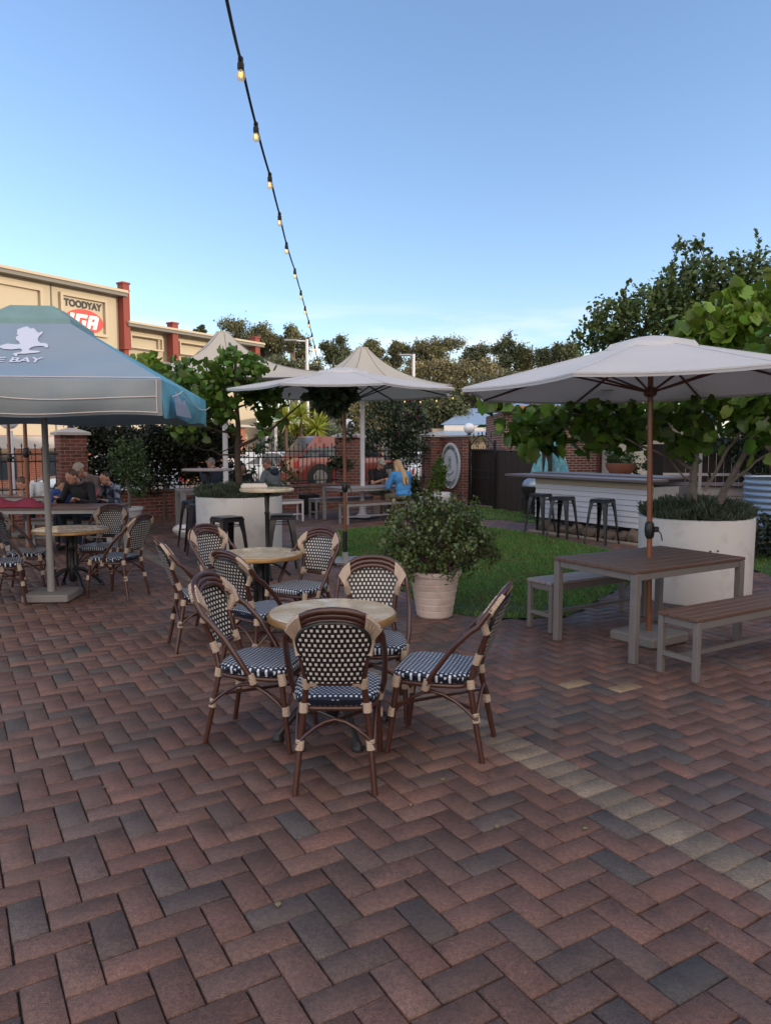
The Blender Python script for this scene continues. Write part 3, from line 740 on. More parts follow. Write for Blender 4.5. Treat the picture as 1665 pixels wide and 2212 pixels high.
# ================================================================== PICNIC TABLES AND BENCHES
def slat_table(name, loc, rz, L, W, h, top, frame, lab, cat, grp, leg=.06, nslat=7, low=False):
    t = thing(name, (*loc, 0), rz, lab, cat, grp); sw = W / nslat
    m = MB()
    for k in range(nslat): m.box((0, -W / 2 + sw * (k + .5), h - .014), (L + .02, sw - .006, .028), bev=.004)
    m.build('seat' if low else 'table_top', top, t)
    m = MB(); z = h - .028 - .03
    for s in (1, -1):
        m.box((0, s * (W / 2 - leg / 2), z), (L - 2 * leg - .004, leg * .55, .058), bev=.003); m.box((s * (L / 2 - leg / 2), 0, z), (leg * .55, W - 2 * leg - .004, .058), bev=.003)
    m.build('frame', frame, t)
    for sx_ in (1, -1):
        for sy in (1, -1):
            m = MB(); m.box((sx_ * (L / 2 - leg / 2), sy * (W / 2 - leg / 2), (h - .03) / 2), (leg, leg, h - .03), bev=.004); m.build('leg', frame, t)
    if low:
        m = MB(); m.box((0, 0, .155), (L - leg * 1.0, leg * .7, leg * .7))
        for s in (1, -1): m.box((s * (L / 2 - leg / 2), 0, .155 + .002), (leg * .7, W - 2 * leg - .002, leg * .72))
        m.build('stretcher', frame, t)
    return t
def at2(o, u, v, a): c, s = math.cos(a), math.sin(a); return (o[0] + u * c - v * s, o[1] + u * s + v * c)
a = R(31.5); A0 = (1.97, 5.72)
slat_table('picnic_table', at2(A0, .70, .45, a), a, 1.42, .9, .75, 'decking', 'weathered_frame', 'brown slatted picnic table with grey legs, a timber parasol pole through it', 'table', 'slatted picnic tables')
slat_table('bench', at2((1.44, 6.83), .66, .0, a), a, 1.32, .33, .475, 'decking_grey', 'weathered_frame', 'slatted bench on the lawn side of the parasol picnic table at right', 'bench', 'slatted benches', leg=.045, nslat=4, low=True)
slat_table('bench', at2((2.17, 5.40), .80, .0, a), a, 1.6, .35, .475, 'decking', 'weathered_frame', 'brown slatted bench nearest the right edge of the view', 'bench', 'slatted benches', leg=.045, nslat=4, low=True)
a = R(37); N0 = (-.92, 16.7)
slat_table('picnic_table', at2(N0, .95, .48, a), a, 1.9, .96, .78, 'decking_grey', 'grey_metal', 'grey picnic table in front of the brick pier where a couple sits', 'table', 'slatted picnic tables', leg=.07)
slat_table('bench', at2((-.85, 16.25), .95, .16, a), a, 1.9, .34, .48, 'decking', 'grey_metal', 'near bench of the grey picnic table, the woman in blue sits on it', 'bench', 'slatted benches', leg=.05, nslat=3, low=True)
slat_table('bench', at2((-1.66, 17.55), .85, .16, a), a, 1.7, .34, .48, 'decking_grey', 'grey_metal', 'bench on the wall side of the couple\'s picnic table', 'bench', 'slatted benches', leg=.05, nslat=3, low=True)
# far left table with the family, and a second table behind it
slat_table('picnic_table', (-5.25, 11.75), R(4), 2.0, 1.0, .78, 'decking', 'grey_metal', 'slatted picnic table of the family at left, maroon fabric lying on it', 'table', 'slatted picnic tables', leg=.08)
slat_table('bench', (-5.2, 12.75), R(4), 1.9, .34, .48, 'decking', 'grey_metal', 'bench behind the family table at left', 'bench', 'slatted benches', leg=.05, nslat=3, low=True)
slat_table('picnic_table', (-6.7, 14.1), R(8), 1.8, .9, .80, 'decking', 'grey_metal', 'far left slatted table where the man in the white shirt leans', 'table', 'slatted picnic tables', leg=.07)
# table and seats in the left middle, behind the planter
slat_table('picnic_table', (-3.55, 15.0), R(24), 1.3, .8, .86, 'decking_grey', 'grey_metal', 'grey table behind the left planter, a white bag under it', 'table', 'slatted picnic tables', leg=.1)
slat_table('bench', (-2.5, 16.9), R(30), 1.2, .36, .50, 'decking_grey', 'white_pole', 'small pale bench under the man in the grey hoodie', 'bench', 'slatted benches', leg=.04, nslat=3, low=True)

# tall bar table and metal stools
def bar_table(loc, dia, h, lab, top='marble_top'):
    t = thing('bar_table', (*loc, 0), .3, lab, 'table', 'tall round bar tables'); r = dia / 2
    m = MB(); m.lathe([(0, h), (r - .01, h), (r, h - .01), (r, h - .035), (r - .02, h - .042), (0, h - .042)], n=48); m.build('table_top', 'brass_edge' if top == 'brass_edge' else top, t, smooth=40)
    m = MB(); m.lathe([(.11, h - .043), (.10, h - .055), (.035, h - .10), (.028, h - .3), (.038, h - .32), (.028, h - .34), (.026, .30), (.045, .26), (.03, .15)], n=14); m.build('column', 'cast_iron', t, smooth=40)
    for k in range(4):
        a_ = k * math.pi / 2; ca, sa = math.cos(a_), math.sin(a_); m = MB()
        m.tube([(ca * x, sa * x, z) for x, z in ((.02, .22), (.14, .17), (.24, .08), (.30, .03))], [.02, .022, .018, .022], 8); m.build('foot', 'cast_iron', t, smooth=50)
bar_table((-1.54, 9.58), .70, 1.185, 'tall round bar table with brass edge beside the left planter')
bar_table((-3.42, 14.2), .95, 1.30, 'tall pale bar table behind the tree of the left planter', 'decking_grey')
def make_stool():
    t = thing('bar_stool'); h = .80; a_ = .155; b_ = .215
    m = MB(); m.box((0, 0, h - .012), (2 * a_ + .01, 2 * a_ + .01, .024), bev=.01); m.box((0, 0, h - .045), (2 * a_ + .02, 2 * a_ + .02, .045), bev=.006); m.build('seat', 'black_steel', t)
    for sx_ in (1, -1):
        for sy in (1, -1):     # folded sheet legs, L-shaped in section, wider at the top
            m = MB()
            for (z, w, o) in ((h - .07, .085, a_), (h - .2, .066, a_ + .018), (0, .030, b_)):
                pass
            lv = [(h - .066, .085, a_ + .006), (h - .22, .062, a_ + .022), (0.0, .028, b_ + .01)]
            vs = []
            for z, w, o in lv:
                X, Y = sx_ * o, sy * o; th = .004
                vs += [(X, Y, z), (X - sx_ * w, Y, z), (X - sx_ * w, Y - sy * th, z), (X - sx_ * th, Y - sy * th, z), (X - sx_ * th, Y - sy * w, z), (X, Y - sy * w, z)]
            fs = [(k * 6 + j, k * 6 + (j + 1) % 6, (k + 1) * 6 + (j + 1) % 6, (k + 1) * 6 + j) for k in (0, 1) for j in range(6)] + [(0, 1, 2, 3, 4, 5), (12, 13, 14, 15, 16, 17)]
            if sx_ * sy > 0: fs = [tuple(reversed(f)) for f in fs]
            m.add(vs, fs); m.build('leg', 'black_steel', t)
    for s in (1, -1):
        m = MB(); m.tube([(s * a_, -a_ * .95, h - .12), (s * a_, a_ * .95, h - .12)], .007, 6); m.tube([(-a_ * .95, s * a_, h - .122), (a_ * .95, s * a_, h - .122)], .007, 6); m.build('brace', 'black_steel', t)
    m = MB(); c_ = .19
    m.tube([(c_, c_, .30), (-c_, c_, .30), (-c_, -c_, .30), (c_, -c_, .30), (c_, c_, .30)], .007, 6); m.build('footrest', 'black_steel', t)
    return t
st = make_stool(); G2 = 'black pressed metal bar stools'
ST = [((-2.10, 9.75), 44, 'black metal stool before the left planter, corner turned to the viewer'),
      ((-1.42, 10.08), 12, 'black metal stool beside the post of the tall bar table'),
      ((-3.02, 11.9), 20, 'black metal stool at the left side of the left planter, nearer one'),
      ((-3.28, 12.7), 50, 'black metal stool at the left side of the left planter, farther one'),
      ((3.06, 14.55), 45, 'black metal stool at the left end of the white bar'),
      ((3.30, 13.70), 48, 'black metal stool at the middle of the white bar'),
      ((3.84, 13.05), 42, 'black metal stool at the white bar nearest its right end')]
for i, (p, a_, lab) in enumerate(ST):
    c = st if i == 0 else copy_tree(st)
    c.location = (p[0], p[1], 0); c.rotation_euler = (0, 0, R(a_)); tag(c, lab, 'stool', G2)

# ================================================================== PARASOLS
def parasol(loc, n, r, ze, zp, rz, lab, pole='timber_pole', rib='timber_rib', tilt=(0, 0), base='plate', pr=.026, lower=None, hubz=None, sag=.10, vent=True, clampz=.95):
    t = thing('parasol', (*loc, 0), 0, lab, 'parasol', 'round market parasols')
    hubz = hubz or ze - .03
    ang = [rz + 2 * math.pi * k / n for k in range(n)]
    # canopy: panels between ribs, sagging edge, slight belly, thickness by two skins
    m = MB(); nr_, ns = 8, 6; vs = []; 
    for skin in (0, 1):
        for k in range(n):
            a0, a1 = ang[k], ang[k] + 2 * math.pi / n
            for j in range(ns):
                q = j / ns
                for i in range(nr_ + 1):
                    f = .11 + .89 * i / nr_
                    p0 = Vector((math.cos(a0), math.sin(a0), 0)); p1 = Vector((math.cos(a1), math.sin(a1), 0)); d = p0.lerp(p1, q)
                    bow_ = 4 * q * (1 - q)
                    rr = r * f * (1 - .05 * bow_ * f)
                    z = zp + (ze - zp) * (f ** .97) + (bow_ * f * f) * (-.035) * (1 if i < nr_ else .4) - (.012 if skin else 0)
                    vs.append((d.x * rr, d.y * rr, z))
    per = nr_ + 1; tot = n * ns; fs = []
    for skin in (0, 1):
        o = skin * tot * per
        for k in range(tot):
            k2 = (k + 1) % tot
            for i in range(nr_):
                f = (o + k * per + i, o + k * per + i + 1, o + k2 * per + i + 1, o + k2 * per + i); fs.append(f if not skin else tuple(reversed(f)))
    o = tot * per
    for k in range(tot):
        k2 = (k + 1) % tot; fs.append((k * per + nr_, o + k * per + nr_, o + k2 * per + nr_, k2 * per + nr_))
    m.add(vs, fs); cano = m.build('canopy', 'umbrella_cloth', t, smooth=25)
    for a_ in ang:
        m = MB(); m.tube([(math.cos(a_) * r * f, math.sin(a_) * r * f, zp + (ze - zp) * f ** .97 + .002) for f in (.24, .4, .6, .8, .99)], .0035, 4); m.build('seam', 'umbrella_trim', cano)
    # hem hanging at the edge
    m = MB(); vs = []; 
    for k in range(tot):
        v = Vector(m_v(cano, k * per + nr_)); vs += [v, v + Vector((0, 0, -.032)) * 1.0 - Vector((v.x, v.y, 0)).normalized() * .01]
    m.add(vs, [(2 * k, 2 * ((k + 1) % tot), 2 * ((k + 1) % tot) + 1, 2 * k + 1) for k in range(tot)]); m.build('hem', 'umbrella_trim', cano)
    # vent cap
    m = MB(); vs = []; cn = n * 3
    for i, (f, dz) in enumerate(((.0, .012), (.10, .028), (.215, .012), (.235, -.022))):
        for k in range(cn):
            aa = rz + 2 * math.pi * k / cn; w = .016 * math.sin(k * 2.1 + 1) * (i > 1); rr = r * f * (1 + .03 * math.sin(k * 3.3) * (i > 1))
            vs.append((math.cos(aa) * rr, math.sin(aa) * rr, zp + (ze - zp) * max(f, 0) ** .97 + .012 + dz + w))
    m.add(vs, [(i * cn + k, i * cn + (k + 1) % cn, (i + 1) * cn + (k + 1) % cn, (i + 1) * cn + k) for i in range(3) for k in range(cn)]); m.build('vent_cap', 'umbrella_cloth', cano, smooth=30)
    for a_ in ang:
        ca, sa = math.cos(a_), math.sin(a_); m = MB(); pts = [(ca * r * f, sa * r * f, zp + (ze - zp) * f ** .97 - .03) for f in (.04, .3, .6, .85, .985)]
        m.tube(pts, [.014, .013, .012, .011, .009], 6); rb = m.build('rib', rib, t, smooth=60)
        m = MB(); f = .47; m.tube([(ca * .045, sa * .045, hubz), (ca * r * f, sa * r * f, zp + (ze - zp) * f ** .97 - .045)], .010, 6); m.build('strut', rib, rb, smooth=60)
    m = MB(); m.lathe([(.03, hubz - .05), (.055, hubz - .03), (.06, hubz + .02), (.03, hubz + .04)], n=12); m.build('hub', rib, t, smooth=40)
    z0 = .02 if base == 'none' else .06
    if lower:
        m = MB(); m.tube([(0, 0, z0), (0, 0, lower)], pr * 1.25, 12); m.build('sleeve', 'black_steel', t, smooth=60)
    m = MB(); m.tube([(0, 0, lower or z0), (0, 0, zp - .02)], pr, 12); m.build('pole', pole, t, smooth=60)
    if clampz:
        m = MB(); m.lathe([(pr + .004, -.07), (pr + .014, -.05), (pr + .02, .0), (pr + .016, .06), (pr + .004, .08)], (0, 0, clampz), 12); m.box((pr + .03, -.01, clampz + .01), (.05, .03, .05), bev=.008); m.tube([(pr + .05, 0, clampz), (pr + .07, -.02, clampz - .03), (pr + .075, -.04, clampz - .09)], .006, 5); m.build('crank', 'black_plastic', t, smooth=40)
    if base == 'plate':
        m = MB(); m.box((.12, 0, .045), (.66, .56, .018), R(16), bev=.006); m.box((.12, 0, .022), (.60, .5, .028), R(16)); m.lathe([(.05, .054), (.045, .16)], n=12); m.build('base', 'grey_metal', t)
    if base == 'block':
        m = MB(); m.box((0, 0, .045), (.48, .48, .09), R(31), bev=.015); m.build('base', 'concrete', t)
    t.rotation_euler = (tilt[0], tilt[1], 0)
    return t
def m_v(o, i): return o.data.vertices[i].co
parasol((-.60, 10.9), 8, 1.70, 2.52, 2.85, R(20), 'pale open parasol over the middle of the courtyard on a timber pole with black sleeve', lower=.47, clampz=1.12, rib='black_plastic', hubz=2.36)
parasol((2.345, 6.46), 8, 1.68, 2.24, 2.655, R(8), 'pale open parasol at right standing through the brown picnic table', base='block', clampz=.985, hubz=2.20, tilt=(R(-.6), R(-1.2)), pr=.024)
parasol((-5.72, 11.8), 8, 1.5, 2.5, 2.85, R(5), 'parasol on a thin timber pole through the family table, mostly hidden by the blue canopy', base='block', pr=.03, clampz=1.62)
parasol((-7.15, 14.1), 8, 1.4, 2.55, 2.9, R(5), 'parasol on the farthest left timber pole, mostly hidden by the blue canopy', base='block', pr=.03, clampz=1.5)

# square brewery parasol at left with printed bird
def beer_parasol():
    cx, cy = -3.78, 8.25; rz = R(6.4); H2 = 1.56; ze, zp, zc = 2.335, 3.22, 3.03; rc = .40
    t = thing('square_parasol', (cx, cy, 0), rz, 'large square blue grey brewery parasol with a white flying bird, at left', 'parasol')
    def face_pt(side, u, f, off=0):
        """side 0 faces the camera; u in -1..1 across, f 0 (cap) .. 1 (edge)"""
        h = rc + (H2 - rc) * f; z = zc + (ze - zc) * f
        p = Vector((u * h, -h, z)); nrm = Vector((0, -(zc - ze), (H2 - rc))).normalized(); nrm = Vector((0, -(zc - ze) , H2 - rc)).normalized()
        p = p + nrm * (off - .035 * (1 - u * u) * f * (1 - f) * 4 * .6)
        return Matrix.Rotation(side * math.pi / 2, 3, 'Z') @ p
    for side, mt_ in ((0, 'beer_cloth'), (1, 'beer_teal'), (2, 'beer_cloth'), (3, 'beer_cloth')):
        m = MB(); nu, nf = 12, 8; vs = [face_pt(side, -1 + 2 * i / nu, j / nf, -o * .006) for o in (0, 1) for j in range(nf + 1) for i in range(nu + 1)]
        fs = [(j * (nu + 1) + i, (j + 1) * (nu + 1) + i, (j + 1) * (nu + 1) + i + 1, j * (nu + 1) + i + 1) for j in range(nf) for i in range(nu)]
        o = (nu + 1) * (nf + 1); fs += [tuple(q + o for q in reversed(f)) for f in fs]
        m.add(vs, fs); cano = m.build('canopy_panel', mt_, t, smooth=40)
        # valance
        def vp(u, d, off=0.0):
            top = face_pt(side, u, 1); out_ = Matrix.Rotation(side * math.pi / 2, 3, 'Z') @ Vector((0, -1, 0))
            bulge = .085 * math.sin(d * 2.75) * (.35 + .65 * math.sin(u * 2.1 + .4 + side) ** 2) * (1 - abs(u) ** 8) - .04 * d * (1 - abs(u)) + .012 * math.sin(u * 14 + d * 3) * d
            return Vector((top.x, top.y, top.z - .335 * d * (1 + .05 * math.sin(u * 6 + side)))) + out_ * (bulge + off)
        m = MB(); nu = 40; nd = 8; vs = [vp(-1 + 2 * i / nu, q / nd) for i in range(nu + 1) for q in range(nd + 1)]
        fs = [(i * (nd + 1) + q, i * (nd + 1) + q + 1, (i + 1) * (nd + 1) + q + 1, (i + 1) * (nd + 1) + q) for i in range(nu) for q in range(nd)]
        m.add(vs, fs); va = m.build('valance', 'beer_teal' if side == 1 else 'beer_valance', t, smooth=60)
        def line(pts, nm='piping'):
            mm = MB(); mm.tube(pts, .0045, 5); mm.build(nm, 'beer_line', va)
        if side == 0:
            line([face_pt(side, -1 + 2 * i / 12, .985, .010) for i in range(13)])
            line([vp(-1 + 1.97 * i / 24, .30 + .26 * max(0, 1 - ((-1 + 1.97 * i / 24 - .5) / .8) ** 2), .006) for i in range(25)])
            line([vp(-.9 + 1.87 * i / 24, .92 - .45 * max(0, -(.0 + (-.9 + 1.87 * i / 24)) - .1), .006) for i in range(25)])
            line([vp(.97, d / 6 * .92, .006) for d in range(7)])
    # cap
    m = MB(); a_ = rc + .04
    vs = [(-a_, -a_, zc + .02), (a_, -a_, zc + .02), (a_, a_, zc + .02), (-a_, a_, zc + .02), (-.23, -.22, zp), (.21, -.23, zp), (.22, .22, zp), (-.22, .22, zp), (-a_ - .02, -a_ - .02, zc - .055), (a_ + .02, -a_ - .02, zc - .055), (a_ + .02, a_ + .02, zc - .055), (-a_ - .02, a_ + .02, zc - .055)]
    m.add(vs, [(0, 1, 5, 4), (1, 2, 6, 5), (2, 3, 7, 6), (3, 0, 4, 7), (4, 5, 6, 7), (8, 9, 1, 0), (9, 10, 2, 1), (10, 11, 3, 2), (11, 8, 0, 3)]); m.build('vent_cap', 'beer_cap', t)
    # bird print and lettering, lying on the cloth
    bird = [(0, 690), (60, 655), (150, 620), (400, 640), (440, 620), (380, 570), (280, 520), (225, 450), (265, 410), (195, 385), (180, 330), (140, 270), (230, 220), (330, 190), (400, 225), (440, 245), (490, 225), (560, 260), (640, 320), (700, 350), (730, 315), (780, 325), (790, 370), (760, 430), (770, 500), (820, 560), (900, 600), (1000, 600), (1060, 620), (1110, 665), (1130, 705), (1090, 715), (1020, 680), (930, 670), (820, 680), (750, 710), (725, 760), (800, 785), (960, 790), (1030, 815), (980, 835), (800, 855), (680, 870), (600, 865), (555, 880), (580, 920), (540, 930), (500, 900), (440, 880), (480, 850), (560, 835), (610, 800), (560, 755), (500, 740), (350, 765), (150, 755), (50, 720)]
    def to_face(px, py, side=0, sc_=1, du=0, df=0):     # zoom pixel on the print -> (u, f) on the cloth -> point
        x = (px / 8.325) * .7374 / FP * 7.4 ; 
        X = -3.87 + x; hl = X - cx
        f = -.02 + py / 1415 * 1.0
        h = rc + (H2 - rc) * f
        return face_pt(side, hl / h + du, f + df, .010)
    m = MB(); c_ = to_face(560, 600); vs = [c_] + [to_face(*p) for p in bird]; n = len(bird)
    import mathutils
    tess = mathutils.geometry.tessellate_polygon([[Vector((x, y, 0)) for x, y in bird]])
    m.add([to_face(*p) for p in bird], [tuple(q) for q in tess]); fx_ = m.build('bird_print', 'beer_print', t)
    tg = text_mesh('EAGLE BAY', 1.0, True, wide=1.25)
    xs = [v[0] for v in tg[0]]; x0, x1 = min(xs), max(xs)
    m = MB(); k = 1190 + 1180; m.add([to_face(1190 - (x1 - v[0]) / (x1 - x0) * 1900, 1070 - v[1] * 165) for v in tg[0]], tg[1]); m.build('lettering', 'beer_print', t)
    # second bird on the teal side valance
    def side_pt(u, d):
        p = face_pt(1, u, 1); out_ = Vector((1, 0, 0)); return Vector((p.x, p.y, p.z - .32 * d)) + out_ * (.035 * math.sin(d * 2.6) + .05)
    tri = [(-.80, .25), (-.62, .52), (-.48, .42), (-.42, .62), (-.30, .72), (-.15, .95), (-.55, .97), (-.78, .98), (-.90, .60)]
    m = MB(); tess = mathutils.geometry.tessellate_polygon([[Vector((x, y, 0)) for x, y in tri]]); m.add([side_pt(*p) for p in tri], [tuple(reversed(q)) for q in tess] + [tuple(q) for q in tess]); m.build('bird_print', 'beer_print', t)
    m = MB(); m.tube([side_pt(u, .15 + .4 * abs(math.sin(u * 2 + 1.0))) for u in [-.95 + 1.8 * i / 12 for i in range(13)]], .005, 5); m.build('piping', 'beer_line', t)
    # frame
    for k in range(4):
        a_ = k * math.pi / 2 + math.pi / 4; ca, sa = math.cos(a_) * 1.414, math.sin(a_) * 1.414
        m = MB(); m.tube([(ca * .04, sa * .04, zp - .12), (ca * rc, sa * rc, zc - .03), (ca * (H2 - .02), sa * (H2 - .02), ze - .03)], .012, 6); rb = m.build('rib', 'grey_pole', t)
        m = MB(); m.tube([(ca * .03, sa * .03, 2.5), (ca * .8, sa * .8, 2.73)], .010, 6); m.build('strut', 'grey_pole', rb)
    m = MB(); m.tube([(0, 0, .52), (0, 0, zp - .05)], .034, 16); m.build('pole', 'grey_pole', t, smooth=60)
    m = MB(); m.tube([(0, 0, .09), (0, 0, .52)], .040, 16); m.build('sleeve', 'grey_pole', t, smooth=60)
    m = MB(); m.box((0.02, 0, .05), (.50, .50, .085), R(-3), bev=.012); m.build('base', 'concrete', t)
def text_mesh(s, size=1.0, bold=False, wide=1.0, italic=0):
    cu = bpy.data.curves.new('t', 'FONT'); cu.body = s; cu.size = size; cu.resolution_u = 3; cu.shear = italic
    if bold: cu.offset = (.022 if bold is True else bold) * size
    ob = bpy.data.objects.new('t', cu); col.objects.link(ob); bpy.context.view_layer.update()
    me = bpy.data.meshes.new_from_object(ob.evaluated_get(bpy.context.evaluated_depsgraph_get()))
    V = [(v.co.x * wide, v.co.y) for v in me.vertices]; F = [tuple(p.vertices) for p in me.polygons]
    bpy.data.objects.remove(ob); bpy.data.meshes.remove(me); bpy.data.curves.remove(cu); return V, F
beer_parasol()

# two conical cafe canopies (tent parasols)
def tent(loc, zp, half, rz, lab, lift=0):
    t = thing('tent_parasol', (*loc, 0), rz, lab, 'parasol', 'peaked square tent parasols')
    m = MB(); n = 48; K = 12; vs = []
    def surf(a_, f):
        ca, sa = math.cos(a_), math.sin(a_); mx_ = max(abs(ca), abs(sa)); rr = half / mx_
        corner = ((rr / half) - 1) / .414
        rr *= (1 - .10 * (1 - corner)); d = .15 + (rr - .15) * f
        drop = .98 * (1 - math.exp(-(d - .15) / .95)) * (1.30 - .30 * corner)
        return Vector((ca * d, sa * d, zp - drop))
    for skin in (0, 1):
        for i in range(K + 1):
            for k in range(n): vs.append(surf(2 * math.pi * k / n, i / K) - Vector((0, 0, .008 * skin)))
    fs = [(i * n + k, i * n + (k + 1) % n, (i + 1) * n + (k + 1) % n, (i + 1) * n + k) for i in range(K) for k in range(n)]
    o = (K + 1) * n; fs = fs + [tuple(q + o for q in reversed(f)) for f in fs]
    m.add(vs, fs); cano = m.build('canopy', 'tent_cloth', t, smooth=50)
    m = MB(); m.lathe([(.155, zp - .01), (.15, zp + .035), (0.05, zp + .045)], n=24); m.build('cap', 'tent_cloth', t, smooth=40)
    for k in range(8):
        m = MB(); m.tube([surf(k * math.pi / 4 + math.pi / 4 * 0, q / 10) + Vector((0, 0, .004)) for q in range(11)], .006, 4); m.build('seam', 'grey_trim', cano)
    m = MB(); m.tube([(0, 0, .1), (0, 0, zp)], .055, 16); m.build('pole', 'white_pole', t, smooth=60)
    for k in range(4):
        p = surf(k * math.pi / 2 + math.pi / 4, 1); m = MB(); m.tube([(0, 0, zp - 1.0), (p.x * .97, p.y * .97, p.z - .02)], .018, 6); m.build('strut', 'white_pole', t, smooth=60)
    m = MB(); m.box((0, 0, .02), (.6, .6, .03), R(20), bev=.01); m.build('base', 'cast_iron', t)
    m = MB(); m.lathe([(.19, .036), (.17, .06), (.09, .13), (.07, .35), (.06, .5)], n=16); m.build('foot', 'white_pole', t, smooth=40)
tent((-3.40, 15.75), 4.08, 1.98, R(20), 'large peaked cream tent parasol behind the left planter tree')
tent((-.55, 17.75), 4.02, 1.52, R(38), 'peaked cream tent parasol whose white pole stands through the couple\'s table')

# maroon fabric, small things on tables
m = MB(); vs = []
for i in range(13):
    for j in range(7):
        x = -.55 + 1.15 * i / 12; y = -.26 + .52 * j / 6; e = (1 - (2 * j / 6 - 1) ** 2) * (1 - (2 * i / 12 - 1) ** 4); vs.append((x, y + .03 * math.sin(i), .012 + .15 * e * (.7 + .3 * math.sin(i * 1.3 + j))))
mat('maroon', (.22, .022, .045), .8, var=.3, vs=6)
m.add(vs, [(i * 7 + j, (i + 1) * 7 + j, (i + 1) * 7 + j + 1, i * 7 + j + 1) for i in range(12) for j in range(6)])
o = m.build('folded_fabric', 'maroon', smooth=80); o.location = (-5.85, 11.55, .78); tag(o, 'maroon fabric bundle lying on the family table at far left', 'fabric')
def glass(loc, lab, c_='beer'):
    t = thing('beer_glass', loc, 0, lab, 'glass', 'drinks on the tables')
    m = MB(); m.lathe([(.03, 0), (.034, .01), (.042, .15), (.041, .16)], n=14); m.build('glass', 'bulb_glass', t, smooth=40)
    m = MB(); m.lathe([(0, .012), (.031, .012), (.038, .115), (0, .115)], n=14); m.build('beer', 'beer_amber', t, smooth=40)
    m = MB(); m.lathe([(0, .116), (.038, .116), (.041, .145), (0, .15)], n=14); m.build('foam', 'sign_white', t)
mat('beer_amber', (.30, .07, .015), .15)
glass((.13, 17.55, .78), 'pint of dark beer with foam in front of the capped man')
glass((-6.15, 13.85, .80), 'small yellow drink on the far left table')
m = MB(); m.box((0, 0, .02), (.34, .22, .04), .2, bev=.01); m.box((.0, 0, .045), (.30, .18, .02), .2); o = m.build('serving_tray', 'fascia'); o.location = (-1.72, 9.66, 1.185); tag(o, 'small pale tray lying on the tall brass edged bar table', 'tray')

# ================================================================== PLANTERS AND PLANTS
def big_planter(loc, r_, h, lab, holes=False):
    t = thing('round_planter', (*loc, 0), 0, lab, 'planter', 'large white round planters')
    m = MB(); m.lathe([(r_ - .01, 0), (r_, .02), (r_ + .01, h - .03), (r_ + .008, h - .006), (r_ - .005, h), (r_ - .045, h), (r_ - .055, h - .012), (r_ - .06, h - .16)], n=96, caps=False); m.build('shell', 'planter_white', t, smooth=50)
    m = MB(); m.lathe([(r_ - .058, h - .10), (.3, h - .06), (0, h - .05)], n=40, caps=False); m.build('soil', 'soil', t, smooth=60)
    if holes:
        for dx, dz in ((-.045, .03), (.03, .035), (.0, -.02), (-.03, -.01)):
            a_ = math.atan2(-1, -.12) + (.03 + dx) / r_; m = MB()
            m.ball((math.cos(a_) * (r_ + .008), math.sin(a_) * (r_ + .008), h * .62 + dz), (.014, .014, .010), 8); m.build('chip', 'bark', t)
    return t
PL = (-2.17, 10.95); PR = (3.55, 8.42)
big_planter(PL, .62, 1.0, 'white round planter behind the black stools, tree and grey lavender in it')
big_planter(PR, .61, .93, 'white round planter at right behind the brown picnic table', True)

def tuft(loc, r_, h, n, m_, lab, cat='plant', name='lavender', hole=.0):
    """ring of fine upright foliage filling a pot"""
    rr = np.random.default_rng(n); t = thing(name, loc, 0, lab, cat)
    a_ = rr.uniform(0, 6.28, n); q = np.sqrt(rr.uniform(hole, 1, n)) * r_
    hh = h * (1 - .35 * (q / r_) ** 2) * (.75 + .25 * np.sin(a_ * 5 + q * 9)) * rr.uniform(.15, 1, n) ** .6
    p = np.c_[np.cos(a_) * q * (1 + .12 * hh / h), np.sin(a_) * q * (1 + .12 * hh / h), hh * .85]
    d = np.c_[np.cos(a_) * .5, np.sin(a_) * .5, np.ones(n)] + rr.normal(0, .3, (n, 3))
    leaves('foliage', p, d, rr.uniform(.05, .11, n), m_, t, 'blade', up=0, width=1.5)
    return t
tuft((*PL, .93), .60, .30, 9000, 'leaf_lavender', 'grey green lavender filling the left white planter', hole=.0)
tuft((*PR, .86), .58, .34, 9000, 'leaf_lavender', 'grey green lavender filling the right white planter')

def limb(m, pts, r0, r1, n=7):
    k = len(pts); m.tube(pts, [r0 + (r1 - r0) * i / (k - 1) for i in range(k)], n)
def tree(name, loc, trunk, limbs, blobs, nleaf, size, m_, shape, lab, cat='tree', group=None, barkm='bark', up=.5, upb=0, down=0, subr=.22, shell=.55, seed=1, sub=None, width=1.0):
    rr = np.random.default_rng(seed); t = thing(name, loc, 0, lab, cat, group)
    m = MB(); limb(m, trunk[0], trunk[1], trunk[2], 10); m.build('trunk', barkm, t, smooth=60)
    m = MB()
    for pts, r0, r1 in limbs: limb(m, pts, r0, r1, 6)
    if limbs: m.build('branch', barkm, t, smooth=60)
    p = blob_points(blobs, nleaf, rr, shell, sub, subr)
    c = np.array([b[0] for b in blobs]).mean(0)
    d = rdirs(len(p), rr, upb, down)
    leaves('crown', p, d, rr.uniform(.65, 1.25, len(p)) * size, m_, t, shape, up=up, seed=seed, width=width)
    return t
